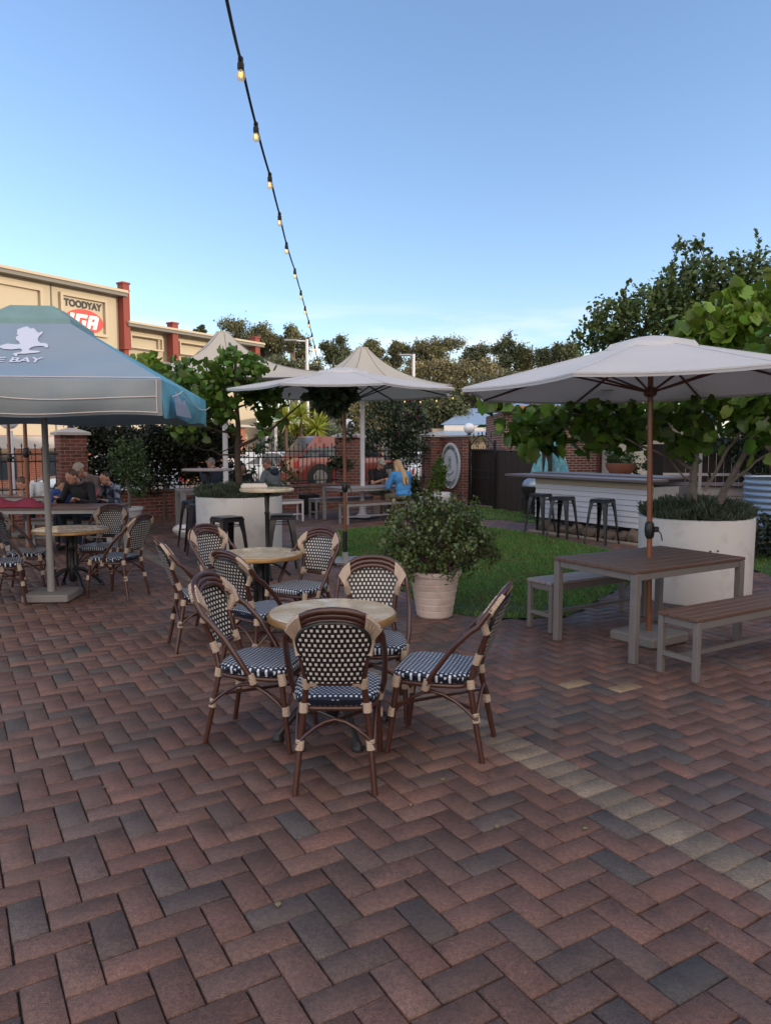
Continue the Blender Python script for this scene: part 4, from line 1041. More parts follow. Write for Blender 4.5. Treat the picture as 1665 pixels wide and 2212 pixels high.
# left planter tree: leaves at known places of the photograph turned into points around the planter
def rel(px, py, y, o): p = P(px, py, y=y); return (p.x - o[0], p.y - o[1], p.z)
o = PL
tr = [(.03, 0, .9), (-.02, 0, 1.5), (.0, .02, 2.0), (-.03, 0, 2.5), (-.02, .0, 2.95), (0, 0, 3.2)]
Lb = []
def br(p0, p1, r0=.022, r1=.006, k=6, lift=.0, o=o, r_=np.random.default_rng(4)):
    a, b = Vector(p0), Vector(p1); pts = []
    for i in range(k + 1):
        q = i / k; v = a.lerp(b, q); v.z += lift * math.sin(math.pi * q); v += Vector(r_.normal(size=3)) * .012 * math.sin(math.pi * q); pts.append(v)
    Lb.append((pts, r0, r1))
br((0, 0, 1.72), rel(655, 868, 10.6, o), .028, .01, 8, -.06)
br((0, 0, 1.95), rel(420, 905, 10.4, o), .024, .006, 7, -.08)
br((0, 0, 1.80), rel(470, 975, 11.2, o), .016, .005, 6, -.05)
br((0, 0, 1.6), rel(380, 935, 10.6, o), .016, .005, 7, -.10)
br((0, 0, 2.2), rel(430, 850, 10.9, o), .018, .005)
br((0, 0, 2.3), rel(570, 860, 10.8, o), .018, .005)
br((0, 0, 2.5), rel(540, 790, 10.9, o), .014, .004); br((0, 0, 2.5), rel(450, 800, 11.0, o), .014, .004)
br((0, 0, 2.6), rel(500, 775, 11.0, o), .012, .004)
bl = [(rel(515, 800, 10.95, o), (.30, .25, .17)), (rel(470, 815, 11.0, o), (.25, .3, .16)), (rel(415, 818, 10.9, o), (.22, .3, .15)), (rel(545, 800, 10.8, o), (.14, .2, .16)), (rel(440, 850, 10.7, o), (.32, .3, .14)),
      (rel(520, 850, 10.9, o), (.30, .3, .14)), (rel(580, 865, 10.8, o), (.24, .25, .10)), (rel(580, 900, 10.9, o), (.16, .2, .16)), (rel(460, 890, 10.8, o), (.26, .3, .14)), (rel(410, 920, 10.9, o), (.26, .3, .14)), (rel(500, 775, 11.0, o), (.12, .15, .12))]
tree('broadleaf_tree', (*o, 0), (tr, .055, .012), Lb, bl, 1450, .102, 'leaf_broad', 'lobed', 'young broad leaved tree growing from the left white planter', up=.15, upb=.1, subr=.50, shell=.3, seed=21)
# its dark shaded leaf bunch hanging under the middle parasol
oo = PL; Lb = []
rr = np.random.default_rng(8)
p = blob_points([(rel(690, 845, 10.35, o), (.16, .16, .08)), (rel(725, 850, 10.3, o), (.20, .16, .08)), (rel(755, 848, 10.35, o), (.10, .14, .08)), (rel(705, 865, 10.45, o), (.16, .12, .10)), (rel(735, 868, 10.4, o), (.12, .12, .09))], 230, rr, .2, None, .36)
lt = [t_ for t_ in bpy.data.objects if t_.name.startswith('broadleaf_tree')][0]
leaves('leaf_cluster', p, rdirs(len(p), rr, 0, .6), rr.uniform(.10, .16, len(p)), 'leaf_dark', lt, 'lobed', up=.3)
# leaf sprays of the same tree that peep over the blue parasol
rr = np.random.default_rng(23); o = PL
p = blob_points([(rel(305, 778, 11.3, o), (.14, .2, .12)), (rel(338, 790, 11.3, o), (.10, .2, .06)), (rel(300, 800, 11.3, o), (.2, .2, .12)), (rel(350, 815, 11.2, o), (.2, .2, .10))], 190, rr, .2, None, .4)
leaves('leaf_spray', p, rdirs(len(p), rr, 0, .2), rr.uniform(.08, .13, len(p)), 'leaf_lime', lt, 'lobed', up=.3)
m = MB(); a0, a1 = Vector((0, 0, 2.1)), Vector(rel(320, 800, 11.3, o)); m.tube([a0, a0.lerp(a1, .5) + Vector((0, 0, .05)), a1], [.016, .010, .005], 6); m.build('branch', 'bark', lt)

# right planter tree: stout forked trunk, long leafy branches
o = PR; Lb = []
T0 = [(.12, -.05, .82), (.18, -.08, 1.0), (.28, -.12, 1.22)]
tr = [(-.02, 0, .8), (-.05, .0, 1.2), (-.04, .0, 1.6), (-.10, 0, 2.1)]
br((.10, -.05, .85), rel(1590, 1010, 8.1, o), .05, .032, 5, 0)
br(rel(1590, 1010, 8.1, o), rel(1660, 900, 7.9, o), .032, .018, 5, .05); br(rel(1560, 1060, 8.15, o), rel(1650, 985, 7.8, o), .022, .012, 5, .02)
br(rel(1520, 1060, 8.3, o), rel(1600, 930, 8.1, o), .022, .014, 5, .02); br(rel(1600, 930, 8.1, o), rel(1640, 780, 8.1, o), .018, .008, 5, .02)
br((-.04, 0, 1.45), rel(1330, 940, 7.9, o), .022, .010, 8, .02); br(rel(1330, 940, 7.9, o), rel(1200, 885, 8.3, o), .012, .006, 6, .06); br(rel(1200, 885, 8.3, o), rel(1075, 880, 8.6, o), .008, .004, 6, .06)
br((-.04, 0, 1.7), rel(1340, 905, 8.3, o), .02, .010, 7, .06); br(rel(1340, 905, 8.3, o), rel(1230, 850, 8.5, o), .012, .005, 6, .08)
br((-.1, 0, 1.9), rel(1390, 860, 8.5, o), .02, .008, 6, .1); br((-.05, 0, 2.0), rel(1500, 760, 8.7, o), .022, .008, 6, .05); br(rel(1500, 760, 8.7, o), rel(1540, 660, 8.7, o), .012, .005, 5, .0)
br((-.05, 0, 1.6), rel(1480, 880, 8.0, o), .02, .008, 6, .06); br((-.04, 0, 1.3), rel(1440, 985, 8.1, o), .012, .006, 5, -.03)
bl = [(rel(1075, 875, 8.6, o), (.14, .2, .10)), (rel(1120, 918, 8.5, o), (.20, .22, .12)), (rel(1130, 940, 8.45, o), (.14, .2, .09)), (rel(1180, 905, 8.4, o), (.24, .25, .13)), (rel(1185, 935, 8.3, o), (.20, .2, .13)), 
      (rel(1240, 900, 8.3, o), (.28, .3, .19)), (rel(1300, 915, 8.2, o), (.28, .3, .20)), (rel(1340, 880, 8.3, o), (.3, .3, .15)), (rel(1350, 940, 8.1, o), (.24, .3, .13)),
      (rel(1395, 900, 8.2, o), (.25, .3, .25)), (rel(1460, 880, 8.1, o), (.30, .3, .28)), (rel(1530, 860, 8.2, o), (.35, .3, .30)), (rel(1600, 850, 8.1, o), (.35, .3, .30)), (rel(1650, 900, 7.9, o), (.30, .3, .30)), (rel(1480, 960, 8.2, o), (.22, .25, .12)),
      (rel(1560, 790, 8.6, o), (.35, .4, .20)), (rel(1650, 790, 8.3, o), (.3, .4, .3))]
rt = tree('broadleaf_tree', (*o, 0), (tr, .055, .03), Lb, bl, 1750, .132, 'leaf_broad', 'lobed', 'large leaved tree in the right white planter, branches reaching left', up=.12, down=.25, subr=.58, shell=.3, seed=31, barkm='bark_pale')
rr = np.random.default_rng(9)
p = blob_points([(rel(1510, 698, 8.8, o), (.26, .3, .16)), (rel(1575, 680, 8.8, o), (.3, .3, .25)), (rel(1640, 700, 8.7, o), (.3, .3, .2)), (rel(1600, 640, 8.8, o), (.25, .3, .2)), (rel(1490, 715, 8.8, o), (.1, .1, .06)), (rel(1560, 725, 8.8, o), (.5, .3, .1))], 480, rr, .2, None, .40)
leaves('crown', p, rdirs(len(p), rr, 0, .4), rr.uniform(.09, .19, len(p)), 'leaf_lime', rt, 'lobed', up=.45)
for (x, y) in ((1610, 1010), (1500, 925), (1395, 1085), (1560, 905)):
    q = [rel(x, y, 7.85, o)]; leaves('leaf', q, [(.2, 0, .4)], [.19], 'leaf_lime', rt, 'oval', up=.1, seed=x)

# citrus-like tree with upright shoots behind, at right
def shoots(loc, spots, base, lab, seed, crown, n, name='evergreen_tree', mm='leaf_citrus', size=.10, trunk=None):
    rr = np.random.default_rng(seed); t = thing(name, (*loc, 0), 0, lab, 'tree')
    m = MB(); limb(m, trunk or [(0, 0, 0), (.1, 0, 1.2), (-.1, 0, 2.5), (.1, 0, 3.6)], .13, .05, 10); m.build('trunk', 'bark', t, smooth=60)
    m = MB(); pts = []; ds = []
    for (tx, ty, tz) in spots:
        b0 = Vector((tx + rr.normal(0, .12) - .0, ty + rr.normal(0, .1), tz - rr.uniform(.7, 1.2))); tip = Vector((tx, ty, tz)); m.tube([b0, b0.lerp(tip, .5) + Vector((.02, 0, 0)), tip], [.012, .008, .004], 5)
        for k in range(34):
            q = k / 34; c = b0.lerp(tip, q); a_ = rr.uniform(0, 6.28); rad = .015
            pts.append((c.x, c.y, c.z)); ds.append((math.cos(a_), math.sin(a_), .9))
    for _ in range(26):
        b = crown[rr.integers(len(crown))]; a0 = Vector((0, 0, rr.uniform(1.6, 3.2))); m.tube([a0, a0.lerp(Vector(b[0]), .55) + Vector((0, 0, .1)), Vector(b[0]) + Vector(rr.normal(size=3) * .4 * np.array(b[1]))], [.035, .022, .008], 5)
    m.build('branch', 'bark', t)
    p = blob_points(crown, n, rr, .5, None, .20); d = rdirs(len(p), rr, .5)
    leaves('crown', np.concatenate([p, np.array(pts)]), np.concatenate([d, np.array(ds)]), rr.uniform(.7, 1.3, len(p) + len(pts)) * size, mm, t, 'oval', up=.2, seed=seed)
    return t
o = (7.6, 14.6)
def rel2(px, py, y, o=o): p = P(px, py, y=y); return (p.x - o[0], p.y - o[1], p.z)
sp = [rel2(x, y, 14.2 + (i % 3) * .5) for i, (x, y) in enumerate([(1468, 508), (1500, 540), (1480, 530), (1535, 535), (1450, 560), (1578, 545), (1635, 495), (1652, 530), (1615, 570), (1600, 600), (1400, 640), (1372, 650), (1355, 610), (1335, 660), (1318, 645), (1345, 625), (1290, 680), (1275, 705), (1255, 710), (1420, 610), (1440, 590), (1540, 580), (1560, 610), (1500, 565), (1645, 560), (1300, 690), (1385, 620), (1520, 560), (1590, 570)])]
cr_ = [(rel2(1470, 620, 14.6), (.75, .8, .60)), (rel2(1420, 670, 14.5), (.8, .8, .45)), (rel2(1350, 690, 14.5), (.6, .7, .38)), (rel2(1290, 725, 14.4), (.45, .6, .22)), (rel2(1540, 630, 14.8), (.8, .8, .55)), (rel2(1620, 610, 14.6), (.7, .8, .65)),
       (rel2(1640, 700, 14.6), (.9, .9, .8)), (rel2(1520, 720, 14.8), (1.0, .9, .8)), (rel2(1500, 820, 15), (1.3, .9, .6)), (rel2(1640, 820, 15), (1.0, .9, .8)), (rel2(1380, 760, 15), (.9, .8, .5)), (rel2(1490, 560, 14.5), (.3, .4, .4))]
shoots(o, sp, 0, 'tall evergreen tree with upright shoots behind the right parasol', 41, cr_, 17000, size=.088)
rr = np.random.default_rng(77)

# jade plant in the banded pot
t = thing('plant_pot', (.50, 7.42, 0), 0, 'cream banded round pot on the edge of the lawn', 'pot')
m = MB(); m.lathe([(0, .0), (.165, .0), (.175, .012)], n=48); prof = []
for k in range(6):
    z0 = .012 + k * .068; z1 = z0 + .068; r0 = .175 + .068 * z0 / .42; r1 = .175 + .068 * z1 / .42; prof += [(r0 + .003, z0 + .003), (r0 + .005, z0 + .010), (r1 + .004, z1 - .006), (r1 - .001, z1 - .001)]
prof += [(.252, .425), (.268, .43), (.275, .45), (.270, .472), (.25, .478), (.238, .465), (.225, .38)]
m.lathe([(a_ * 1.0, b_) for a_, b_ in prof], n=64, caps=False); m.build('body', 'terracotta_cream', t, smooth=30)
m = MB(); m.lathe([(.228, .40), (0, .42)], n=30, caps=False); m.build('soil', 'soil', t)
t = thing('jade_plant', (.50, 7.42, .40), 0, 'bushy jade plant with small olive leaves growing in the cream banded pot', 'plant')
rr = np.random.default_rng(51); m = MB(); tips = []
for k in range(46):
    a_ = rr.uniform(0, 6.28); el = rr.uniform(-.15, 1.35); L = rr.uniform(.27, .58) * (1.0 if el < .8 else 1.02)
    d = Vector((math.cos(a_) * math.cos(el), math.sin(a_) * math.cos(el) * .9, math.sin(el) + .12)); p1 = Vector((0.02, 0, .05)) + d * L * .45 + Vector((0, 0, .06)); tip = Vector((.03 + d.x * L * 1.02, d.y * L, .16 + d.z * L * .95))
    m.tube([(rr.normal(0, .05), rr.normal(0, .05), 0), p1, tip], [.022, .013, .006], 5)
    for _ in range(5):
        q = tip + Vector(rr.normal(size=3) * .085); m.tube([p1.lerp(tip, .6), q], [.007, .004], 4); tips.append(q)
m.tube([(.06, -.03, 0), (.09, -.06, .15), (.05, -.05, .33), (.12, -.05, .5)], [.035, .03, .022, .012], 7)
m.build('stem', 'bark', t)
P_, D_ = [], []
for q in tips:
    for _ in range(34):
        P_.append(np.array(q) + rr.normal(size=3) * .035); dd = rr.normal(size=3); dd[2] += .4; D_.append(dd)
leaves('foliage', P_, D_, rr.uniform(.022, .042, len(P_)), 'jade_leaf', t, 'oval', up=.2, width=1.4)

# small potted tree by the hedge, egg pot by the gate, empty buckets etc.
t = thing('plant_pot', (-5.12, 14.7, 0), 0, 'tapered white plastic pot in front of the dark hedge', 'pot')
m = MB(); m.lathe([(.155, 0), (.255, .46), (.275, .465), (.278, .52), (.255, .52), (.24, .44)], n=40, caps=False); m.build('body', 'white_pot', t, smooth=40)
m = MB(); m.lathe([(.245, .46), (0, .48)], n=24, caps=False); m.build('soil', 'soil', t)
tree('potted_tree', (-5.12, 14.7, .45), ([(0, 0, 0), (.03, 0, .3), (-.03, 0, .6), (.04, 0, .95)], .04, .02), [], [((0, 0, 1.05), (.32, .3, .45)), ((.1, 0, .75), (.3, .3, .3)), ((.22, -.05, .45), (.12, .15, .2))], 3200, .055, 'leaf_mid', 'oval', 'small leafy tree in the white pot before the dark hedge', up=.3, subr=.25, shell=.5, seed=61, barkm='bark_pale')
t = thing('plant_pot', (1.55, 20.6, 0), 0, 'white bowl shaped pot by the round wall sign', 'pot')
m = MB(); m.lathe([(.09, 0), (.10, .02), (.20, .12), (.265, .30), (.275, .44), (.26, .46), (.25, .40)], n=32, caps=False); m.build('body', 'white_pot', t, smooth=50); m = MB(); m.lathe([(.25, .41), (0, .44)], n=20, caps=False); m.build('soil', 'soil', t)
tree('potted_shrub', (1.52, 20.6, .42), ([(0, 0, 0), (.02, 0, .4)], .02, .01), [], [((-.05, 0, .30), (.22, .2, .25)), ((0, 0, .6), (.2, .2, .3)), ((-.02, 0, .85), (.10, .1, .18))], 2600, .05, 'leaf_broad', 'diamond', 'light green conical shrub in the white bowl pot by the sign', 'shrub', up=.1, upb=.6, subr=.25, shell=.4, seed=62)

# ================================================================== BOUNDARY WALL, FENCE, GATE
def fence_run(a, b, hwall, htop, lab, lab2):
    a, b = Vector((*a, 0)), Vector((*b, 0)); d = b - a; L = d.length; an = math.atan2(d.y, d.x)
    t = thing('low_brick_wall', a, an, lab, 'wall'); m = MB(); m.box((L / 2, 0, hwall / 2), (L, .23, hwall)); m.build('wall', 'brick_red', t)
    m = MB(); m.box((L / 2, 0, hwall + .035), (L, .30, .07), bev=.01); m.build('coping', 'brick_red', t)
    f = thing('iron_fence', a + Vector((0, 0, hwall + .07)), an, lab2, 'fence'); h = htop - hwall - .07
    m = MB()
    for z in (.10, h - .22, h - .06): m.box((L / 2, 0, z), (L, .03, .03))
    m.build('rail', 'fence_iron', f)
    n = int(L / .135); 
    mm = MB()
    for k in range(n):
        x = (k + .5) * L / n; top = h + (.10 if k % 2 else .02); mm.box((x, 0, top / 2), (.016, .016, top)); mm.lathe([(.004, top - .01), (.022, top + .02), (0, top + .085)], (x, 0, 0), 6, caps=False)
    mm.build('pickets', 'fence_iron', f)
fence_run((-12.6, 12.5), (-7.3, 16.55), .62, 1.62, 'low brick wall at the far left beyond the family tables', 'iron fence on the far left wall')
fence_run((-6.85, 16.85), (-1.35, 21.02), .62, 1.66, 'low brick wall behind the dark hedge', 'black iron picket fence between the globe lamp piers, a red car behind it')
fence_run((-.75, 21.5), (1.25, 23.05), .62, 1.66, 'low brick wall between the middle pier and the sign wall', 'black iron picket fence right of the middle pier, silver car behind it')
def pier(loc, an, w_, h, lab, globe_lab):
    t = thing('brick_pier', (*loc, 0), an, lab, 'pier'); m = MB(); m.box((0, 0, h / 2), (w_, w_, h)); m.build('shaft', 'brick_red', t)
    m = MB(); a_ = w_ / 2 + .07; m.add([(-a_, -a_, h), (a_, -a_, h), (a_, a_, h), (-a_, a_, h), (-a_, -a_, h + .06), (a_, -a_, h + .06), (a_, a_, h + .06), (-a_, a_, h + .06), (-.08, -.08, h + .16), (.08, -.08, h + .16), (.08, .08, h + .16), (-.08, .08, h + .16)],
        [(3, 2, 1, 0), (0, 1, 5, 4), (1, 2, 6, 5), (2, 3, 7, 6), (3, 0, 4, 7), (4, 5, 9, 8), (5, 6, 10, 9), (6, 7, 11, 10), (7, 4, 8, 11), (8, 9, 10, 11)]); m.build('cap', 'cap_stone', t)
    if globe_lab:
        g_ = thing('globe_lamp', (*loc, h + .16), an, globe_lab, 'lamp', 'white globe lamps on the brick piers')
        m = MB(); m.lathe([(.07, 0), (.05, .05), (.06, .07)], n=14); m.build('collar', 'fence_iron', g_); m = MB(); m.ball((0, 0, .21), .165, 20); m.build('globe', 'globe', g_, smooth=80)
pier((-7.08, 16.7), R(37), .56, 1.98, 'brick pier with globe lamp at left, before the dark hedge', 'white globe lamp just below the rim of the blue parasol')
pier((-1.05, 21.25), R(37), .58, 1.98, 'brick pier with globe lamp in the middle, behind the couple', 'white globe lamp beside the timber pole in the middle')
pier((1.55, 23.3), R(-64), .62, 2.02, 'brick pier at the left end of the sign wall', None)
# sign wall
sw0, sw1 = Vector((1.83, 23.2, 0)), Vector((2.36, 21.62, 0)); d = sw1 - sw0; an = math.atan2(d.y, d.x)
t = thing('sign_wall', sw0, an, 'brick wall carrying the round sign', 'wall'); L = d.length
m = MB(); m.box((L / 2, 0, 1.0), (L, .24, 2.0)); m.build('wall', 'brick_red', t); m = MB(); m.box((L / 2, 0, 2.03), (L + .08, .34, .06), bev=.01); m.build('coping', 'cap_stone', t)
g_ = thing('globe_lamp', (2.42, 21.5, 2.06), an, 'white globe lamp over the left post of the iron gate', 'lamp', 'white globe lamps on the brick piers')
m = MB(); m.lathe([(.06, 0), (.05, .05)], n=12); m.build('collar', 'fence_iron', g_); m = MB(); m.ball((0, 0, .19), .16, 20); m.build('globe', 'globe', g_, smooth=80)
# round sign standing proud of the wall
t = thing('round_sign', sw0 + d * .52 + Vector((0, 0, 1.15)), an, 'round pale blue sign with ring lettering and a tower emblem on the brick wall', 'sign')
def rs(u, v, wv): return (u, -.13 - wv, v)
def disc(m, r0, r1, w0, n=64):
    vs = [rs(rr_ * math.cos(2 * math.pi * k / n), rr_ * math.sin(2 * math.pi * k / n), w0) for rr_ in (r0, r1) for k in range(n)]
    m.add(vs, [(k, (k + 1) % n, n + (k + 1) % n, n + k)[::-1] for k in range(n)])
m = MB(); m.prism([(.69 * math.cos(2 * math.pi * k / 64), .69 * math.sin(2 * math.pi * k / 64)) for k in range(64)], 0, .04, rs); m.build('board', 'sign_ring', t)
m = MB(); disc(m, .635, .695, .046); disc(m, .455, .475, .044); m.build('rim', 'sign_rim', t)
m = MB(); disc(m, .001, .455, .043); m.build('field', 'sign_disc', t)
def ring_text(s, a0, a1, rad, size, flip=False):
    m = MB()
    for i, chh in enumerate(s):
        if chh == ' ': continue
        an_ = R(a0 + (a1 - a0) * i / (len(s) - 1)); V, F = text_mesh(chh, size, True); xs = [v[0] for v in V]; cx = (min(xs) + max(xs)) / 2
        ro = an_ - math.pi / 2 + (math.pi if flip else 0)
        off = rad + (size * .35 if flip else -size * .35)
        m.add([rs(math.cos(an_) * off + (v[0] - cx) * math.cos(ro) - v[1] * math.sin(ro), math.sin(an_) * off + (v[0] - cx) * math.sin(ro) + v[1] * math.cos(ro), .0475) for v in V], F)
    m.build('lettering', 'sign_ink', t)
ring_text('THE FREEMASONS HOTEL', 172, 8, .555, .15); ring_text('TOODYAY', 232, 308, .555, .15, True)
m = MB()
for (x0, x1, z0, z1) in ((-.14, .13, -.13, .26), (-.16, .15, .26, .29)): m.prism([(x0, z0), (x1, z0), (x1, z1), (x0, z1)], .044, .052, rs)
m.build('emblem', 'sign_ring', t)
m = MB()
for (x, z) in ((-.03, .17), (.05, .19), (.03, .1), (-.05, .02), (.05, -.03)): m.prism([(x - .025, z - .03), (x + .025, z - .03), (x + .025, z + .03), (x - .025, z + .03)], .053, .055, rs)
for (x0, z0, x1, z1) in ((-.30, -.20, .0, -.27), (0, -.27, .28, -.16), (-.1, -.46, .1, -.46)): m.tube([rs(x0, z0, .05), rs((x0 + x1) / 2, (z0 + z1) / 2 - .02, .05), rs(x1, z1, .05)], .012, 5)
m.build('emblem_detail', 'sign_ink', t)
# iron gate with scroll top
g0, g1 = Vector((2.44, 21.45, 0)), Vector((2.88, 20.45, 0)); d = g1 - g0; an = math.atan2(d.y, d.x); L = d.length + .25
t = thing('iron_gate', g0, an, 'tall wrought iron gate with arched scroll top beside the round sign', 'gate'); m = MB()
for x in (0, L): m.box((x, 0, .95), (.05, .05, 1.9))
for z in (.12, .85, 1.05, 1.62): m.box((L / 2, 0, z), (L, .025, .03))
m.build('frame', 'fence_iron', t); m = MB(); n = 10
for k in range(n): x = (k + .5) * L / n; m.box((x, 0, .9), (.014, .014, 1.6 + .1 * (k % 2)))
m.build('bars', 'fence_iron', t); m = MB()
m.tube([(L * q, 0, 1.72 + .32 * math.sin(math.pi * q)) for q in [i / 12 for i in range(13)]], .016, 6)
for s_, c_ in ((1, .3), (-1, .7)): m.tube([(L * c_ + .12 * s_ * math.cos(a_) * (1 - a_ / 9), 0, 1.78 + .12 * math.sin(a_) * (1 - a_ / 9)) for a_ in [i * .5 for i in range(14)]], .012, 5)
for x in (.15, .35, .5, .65, .85): m.lathe([(.012, 1.9 + .1 * math.sin(math.pi * x)), (.02, 2.02 + .1 * math.sin(math.pi * x)), (0, 2.14)], (L * x, 0, 0), 6)
m.build('scroll', 'fence_iron', t)
# timber fence
f0, f1 = Vector((2.92, 20.4, 0)), Vector((3.95, 18.15, 0)); d = f1 - f0; an = math.atan2(d.y, d.x); L = d.length
t = thing('timber_fence', f0 + Vector((.06, .03, 0)), an, 'dark weathered board fence between the iron gate and the bar', 'fence'); rr = np.random.default_rng(6)
k = 0; x = 0; m = MB()
while x < L: w_ = rr.uniform(.13, .17); m.box((x + w_ / 2, rr.uniform(-.006, .006), .80 + rr.uniform(-.015, .02)), (w_ - .008, .022, 1.56)); x += w_
m.build('boards', 'old_wood', t); m = MB(); [m.box((L / 2, .035, z), (L, .04, .09)) for z in (.35, 1.3)]; m.build('rail', 'old_wood', t)
# dark backing shed behind the gate
t = thing('garden_shed', (2.62, 22.1, 0), R(-66), 'dark timber shed seen through the iron gate', 'shed'); m = MB(); m.box((.75, .3, .8), (1.9, .5, 1.6)); m.build('wall', 'old_wood', t); m = MB(); m.box((.75, .3, 1.63), (2.0, .6, .05)); m.build('roof', 'roof_dark', t)

# ================================================================== BAR
t = thing('outdoor_bar', (3.12, 15.3, 0), R(-59.4), 'white weatherboard outdoor bar with dark top on a rock base', 'bar'); L = 2.95; D = 1.1
m = MB(); ys = []
nb = 7
for k in range(nb): 
    z0 = .27 + k * (.70 / nb); z1 = z0 + .70 / nb
    m.add([(0, -.022, z0 + .004), (L, -.022, z0 + .004), (L, -.004, z1 - .003), (0, -.004, z1 - .003), (0, 0, z0 + .004), (L, 0, z0 + .004)], [(0, 1, 2, 3), (4, 5, 1, 0), (0, 3, 4), (1, 5, 2)])
m.build('weatherboards', 'clapboard', t)
m = MB(); m.box((L / 2, D / 2 + .003, .64), (L - .002, D, .76)); m.build('body', 'roof_dark', t)
m = MB(); m.box((L / 2, -.012, 1.02), (L, .03, .09)); m.build('frieze', 'clap_cream', t)
m = MB()
for (z0, k) in ((.27, 0),): pass
m.box((L + .008, D * .3, .64), (.018, D * .6, .76)); m.build('end_panel', 'grey_metal', t)
m = MB(); m.box((L / 2 - .30, .02, 1.125), (L + .72, .62, .05), bev=.006); m.box((L / 2 - .3, -.02, 1.09), (L + .66, .40, .03)); m.build('bar_top', 'bar_top', t)
m = MB(); m.box((L / 2 - .3, .75, 1.16), (L + .5, .75, .04), bev=.006); m.build('back_counter', 'bar_top', t)
m = MB(); m.box((L / 2, .35, .135), (L - .1, .5, .26)); m.build('plinth', 'dark_void', t)
rr = np.random.default_rng(14); x = .05; k = 0
while x < L - .1:
    w_ = rr.uniform(.22, .42); h_ = rr.uniform(.15, .26); m = MB(); n0 = len(m.v); m.ball((x + w_ / 2, .04, h_ * .45), (w_ * .56, .16, h_ * .6), 14, rot=Euler((rr.normal(0, .2), rr.normal(0, .25), 0)).to_matrix())
    m.v = [(a_ + rr.normal(0, .010), b_ + rr.normal(0, .010), c_ + rr.normal(0, .010)) for a_, b_, c_ in m.v]; m.build('rock', 'rock', t, smooth=20); x += w_ * .9
# kettle barbecue by the bar's left end
t = thing('kettle_barbecue', (3.55, 17.6, 0), 0, 'black kettle barbecue with grey lid at the left end of the bar', 'barbecue')
m = MB(); m.ball((0, 0, .80), (.30, .30, .20), 20); m.build('lid', 'galv', t, smooth=60); m = MB(); m.lathe([(.06, .42), (.22, .50), (.31, .68), (.32, .78), (.29, .79)], n=24); m.build('bowl', 'black_steel', t, smooth=50)
for k in range(3): a_ = k * 2.09; m = MB(); m.tube([(.15 * math.cos(a_), .15 * math.sin(a_), .5), (.3 * math.cos(a_), .3 * math.sin(a_), 0)], .012, 6); m.build('leg', 'black_steel', t)
m = MB(); m.box((0, 0, .30), (.5, .4, .35)); m.build('shelf', 'black_steel', t)
# folded turquoise parasol behind the bar
t = thing('folded_parasol', (4.12, 18.6, 0), 0, 'turquoise parasol folded down behind the bar', 'parasol')
m = MB(); n = 40; K = 14; vs = []
for i in range(K + 1):
    f = i / K; z = 2.78 - 1.95 * f; r0 = .04 + .40 * f ** 1.25
    for k in range(n):
        a_ = 2 * math.pi * k / n; fold = 1 + .32 * math.sin(a_ * 9 + .5 * f) * min(1, f * 2) + .1 * math.sin(a_ * 3 + 1); rr_ = r0 * fold; vs.append((rr_ * math.cos(a_), rr_ * math.sin(a_), z + (.05 * math.sin(a_ * 9) if i == K else 0)))
m.add(vs, [(i * n + k, (i + 1) * n + k, (i + 1) * n + (k + 1) % n, i * n + (k + 1) % n) for i in range(K) for k in range(n)]); m.build('canopy', 'teal_cloth', t, smooth=40)
m = MB(); m.lathe([(.14, 2.55), (.10, 2.72), (.05, 2.82), (.06, 2.86), (0, 2.95)], n=12, caps=False); m.build('finial', 'galv', t, smooth=50); m = MB(); m.tube([(0, 0, 0), (0, 0, 2.8)], .03); m.build('pole', 'white_pole', t)

# ================================================================== PUB BUILDING, COTTAGE
t = thing('brick_building', (3.78, 24.0, 0), 0, 'brick building with pale blue roof behind the bar', 'building')
m = MB(); m.box((1.72, 2.0, 1.42), (3.45, 4.0, 2.84)); m.build('wall', 'brick_pub', t)
m = MB(); m.box((2.0, -.12, 2.88), (4.6, .5, .07), bev=.005); m.build('eave', 'gutter_cream', t); m = MB(); m.box((2.0, -.33, 2.965), (4.8, .12, .10), bev=.01); m.build('gutter', 'gutter_orange', t)
m = MB(); m.add([(-.35, -.38, 3.01), (4.6, -.38, 3.01), (4.6, 4.6, 3.01), (-.35, 4.6, 3.01), (1.1, 2.1, 4.0), (3.2, 2.1, 4.0)], [(0, 1, 5, 4), (1, 2, 5), (2, 3, 4, 5), (3, 0, 4)]); m.build('roof', 'roof_blue', t)
m = MB(); m.tube([(3.12, -.05, 0), (3.12, -.05, 2.85)], .05, 8); m.build('downpipe', 'dark_red', t)
t = thing('white_annex', (6.9, 22.4, 0), R(-4), 'white rendered wall with blue grey post behind the terracotta pot', 'building')
m = MB(); m.box((1.55, 1.0, 1.3), (3.1, 2, 2.6)); m.build('wall', 'pub_wall', t); m = MB(); m.box((-.07, -.1, 1.3), (.14, .14, 2.6)); m.build('post', 'galv', t)
m = MB(); m.box((1.0, .6, 2.68), (2.9, 3.0, .1)); m.build('roof', 'roof_dark', t); m = MB(); m.box((1.55, -.03, .9), (1.0, .04, 1.8)); m.build('door', 'dark_void', t)
t = thing('terracotta_bowl', (6.1, 19.2, 0), 0, 'terracotta bowl planter on a stand behind the bar', 'pot'); m = MB(); m.lathe([(.14, .9), (.2, .95), (.36, 1.15), (.40, 1.30), (.36, 1.30), (.30, 1.22)], n=28, caps=False); m.build('bowl', 'terracotta', t, smooth=50); m = MB(); m.lathe([(.18, 0), (.14, .1), (.12, .9)], n=16); m.build('stand', 'concrete', t)
m = MB(); m.lathe([(.33, 1.24), (0, 1.26)], n=20, caps=False); m.build('soil', 'soil', t)
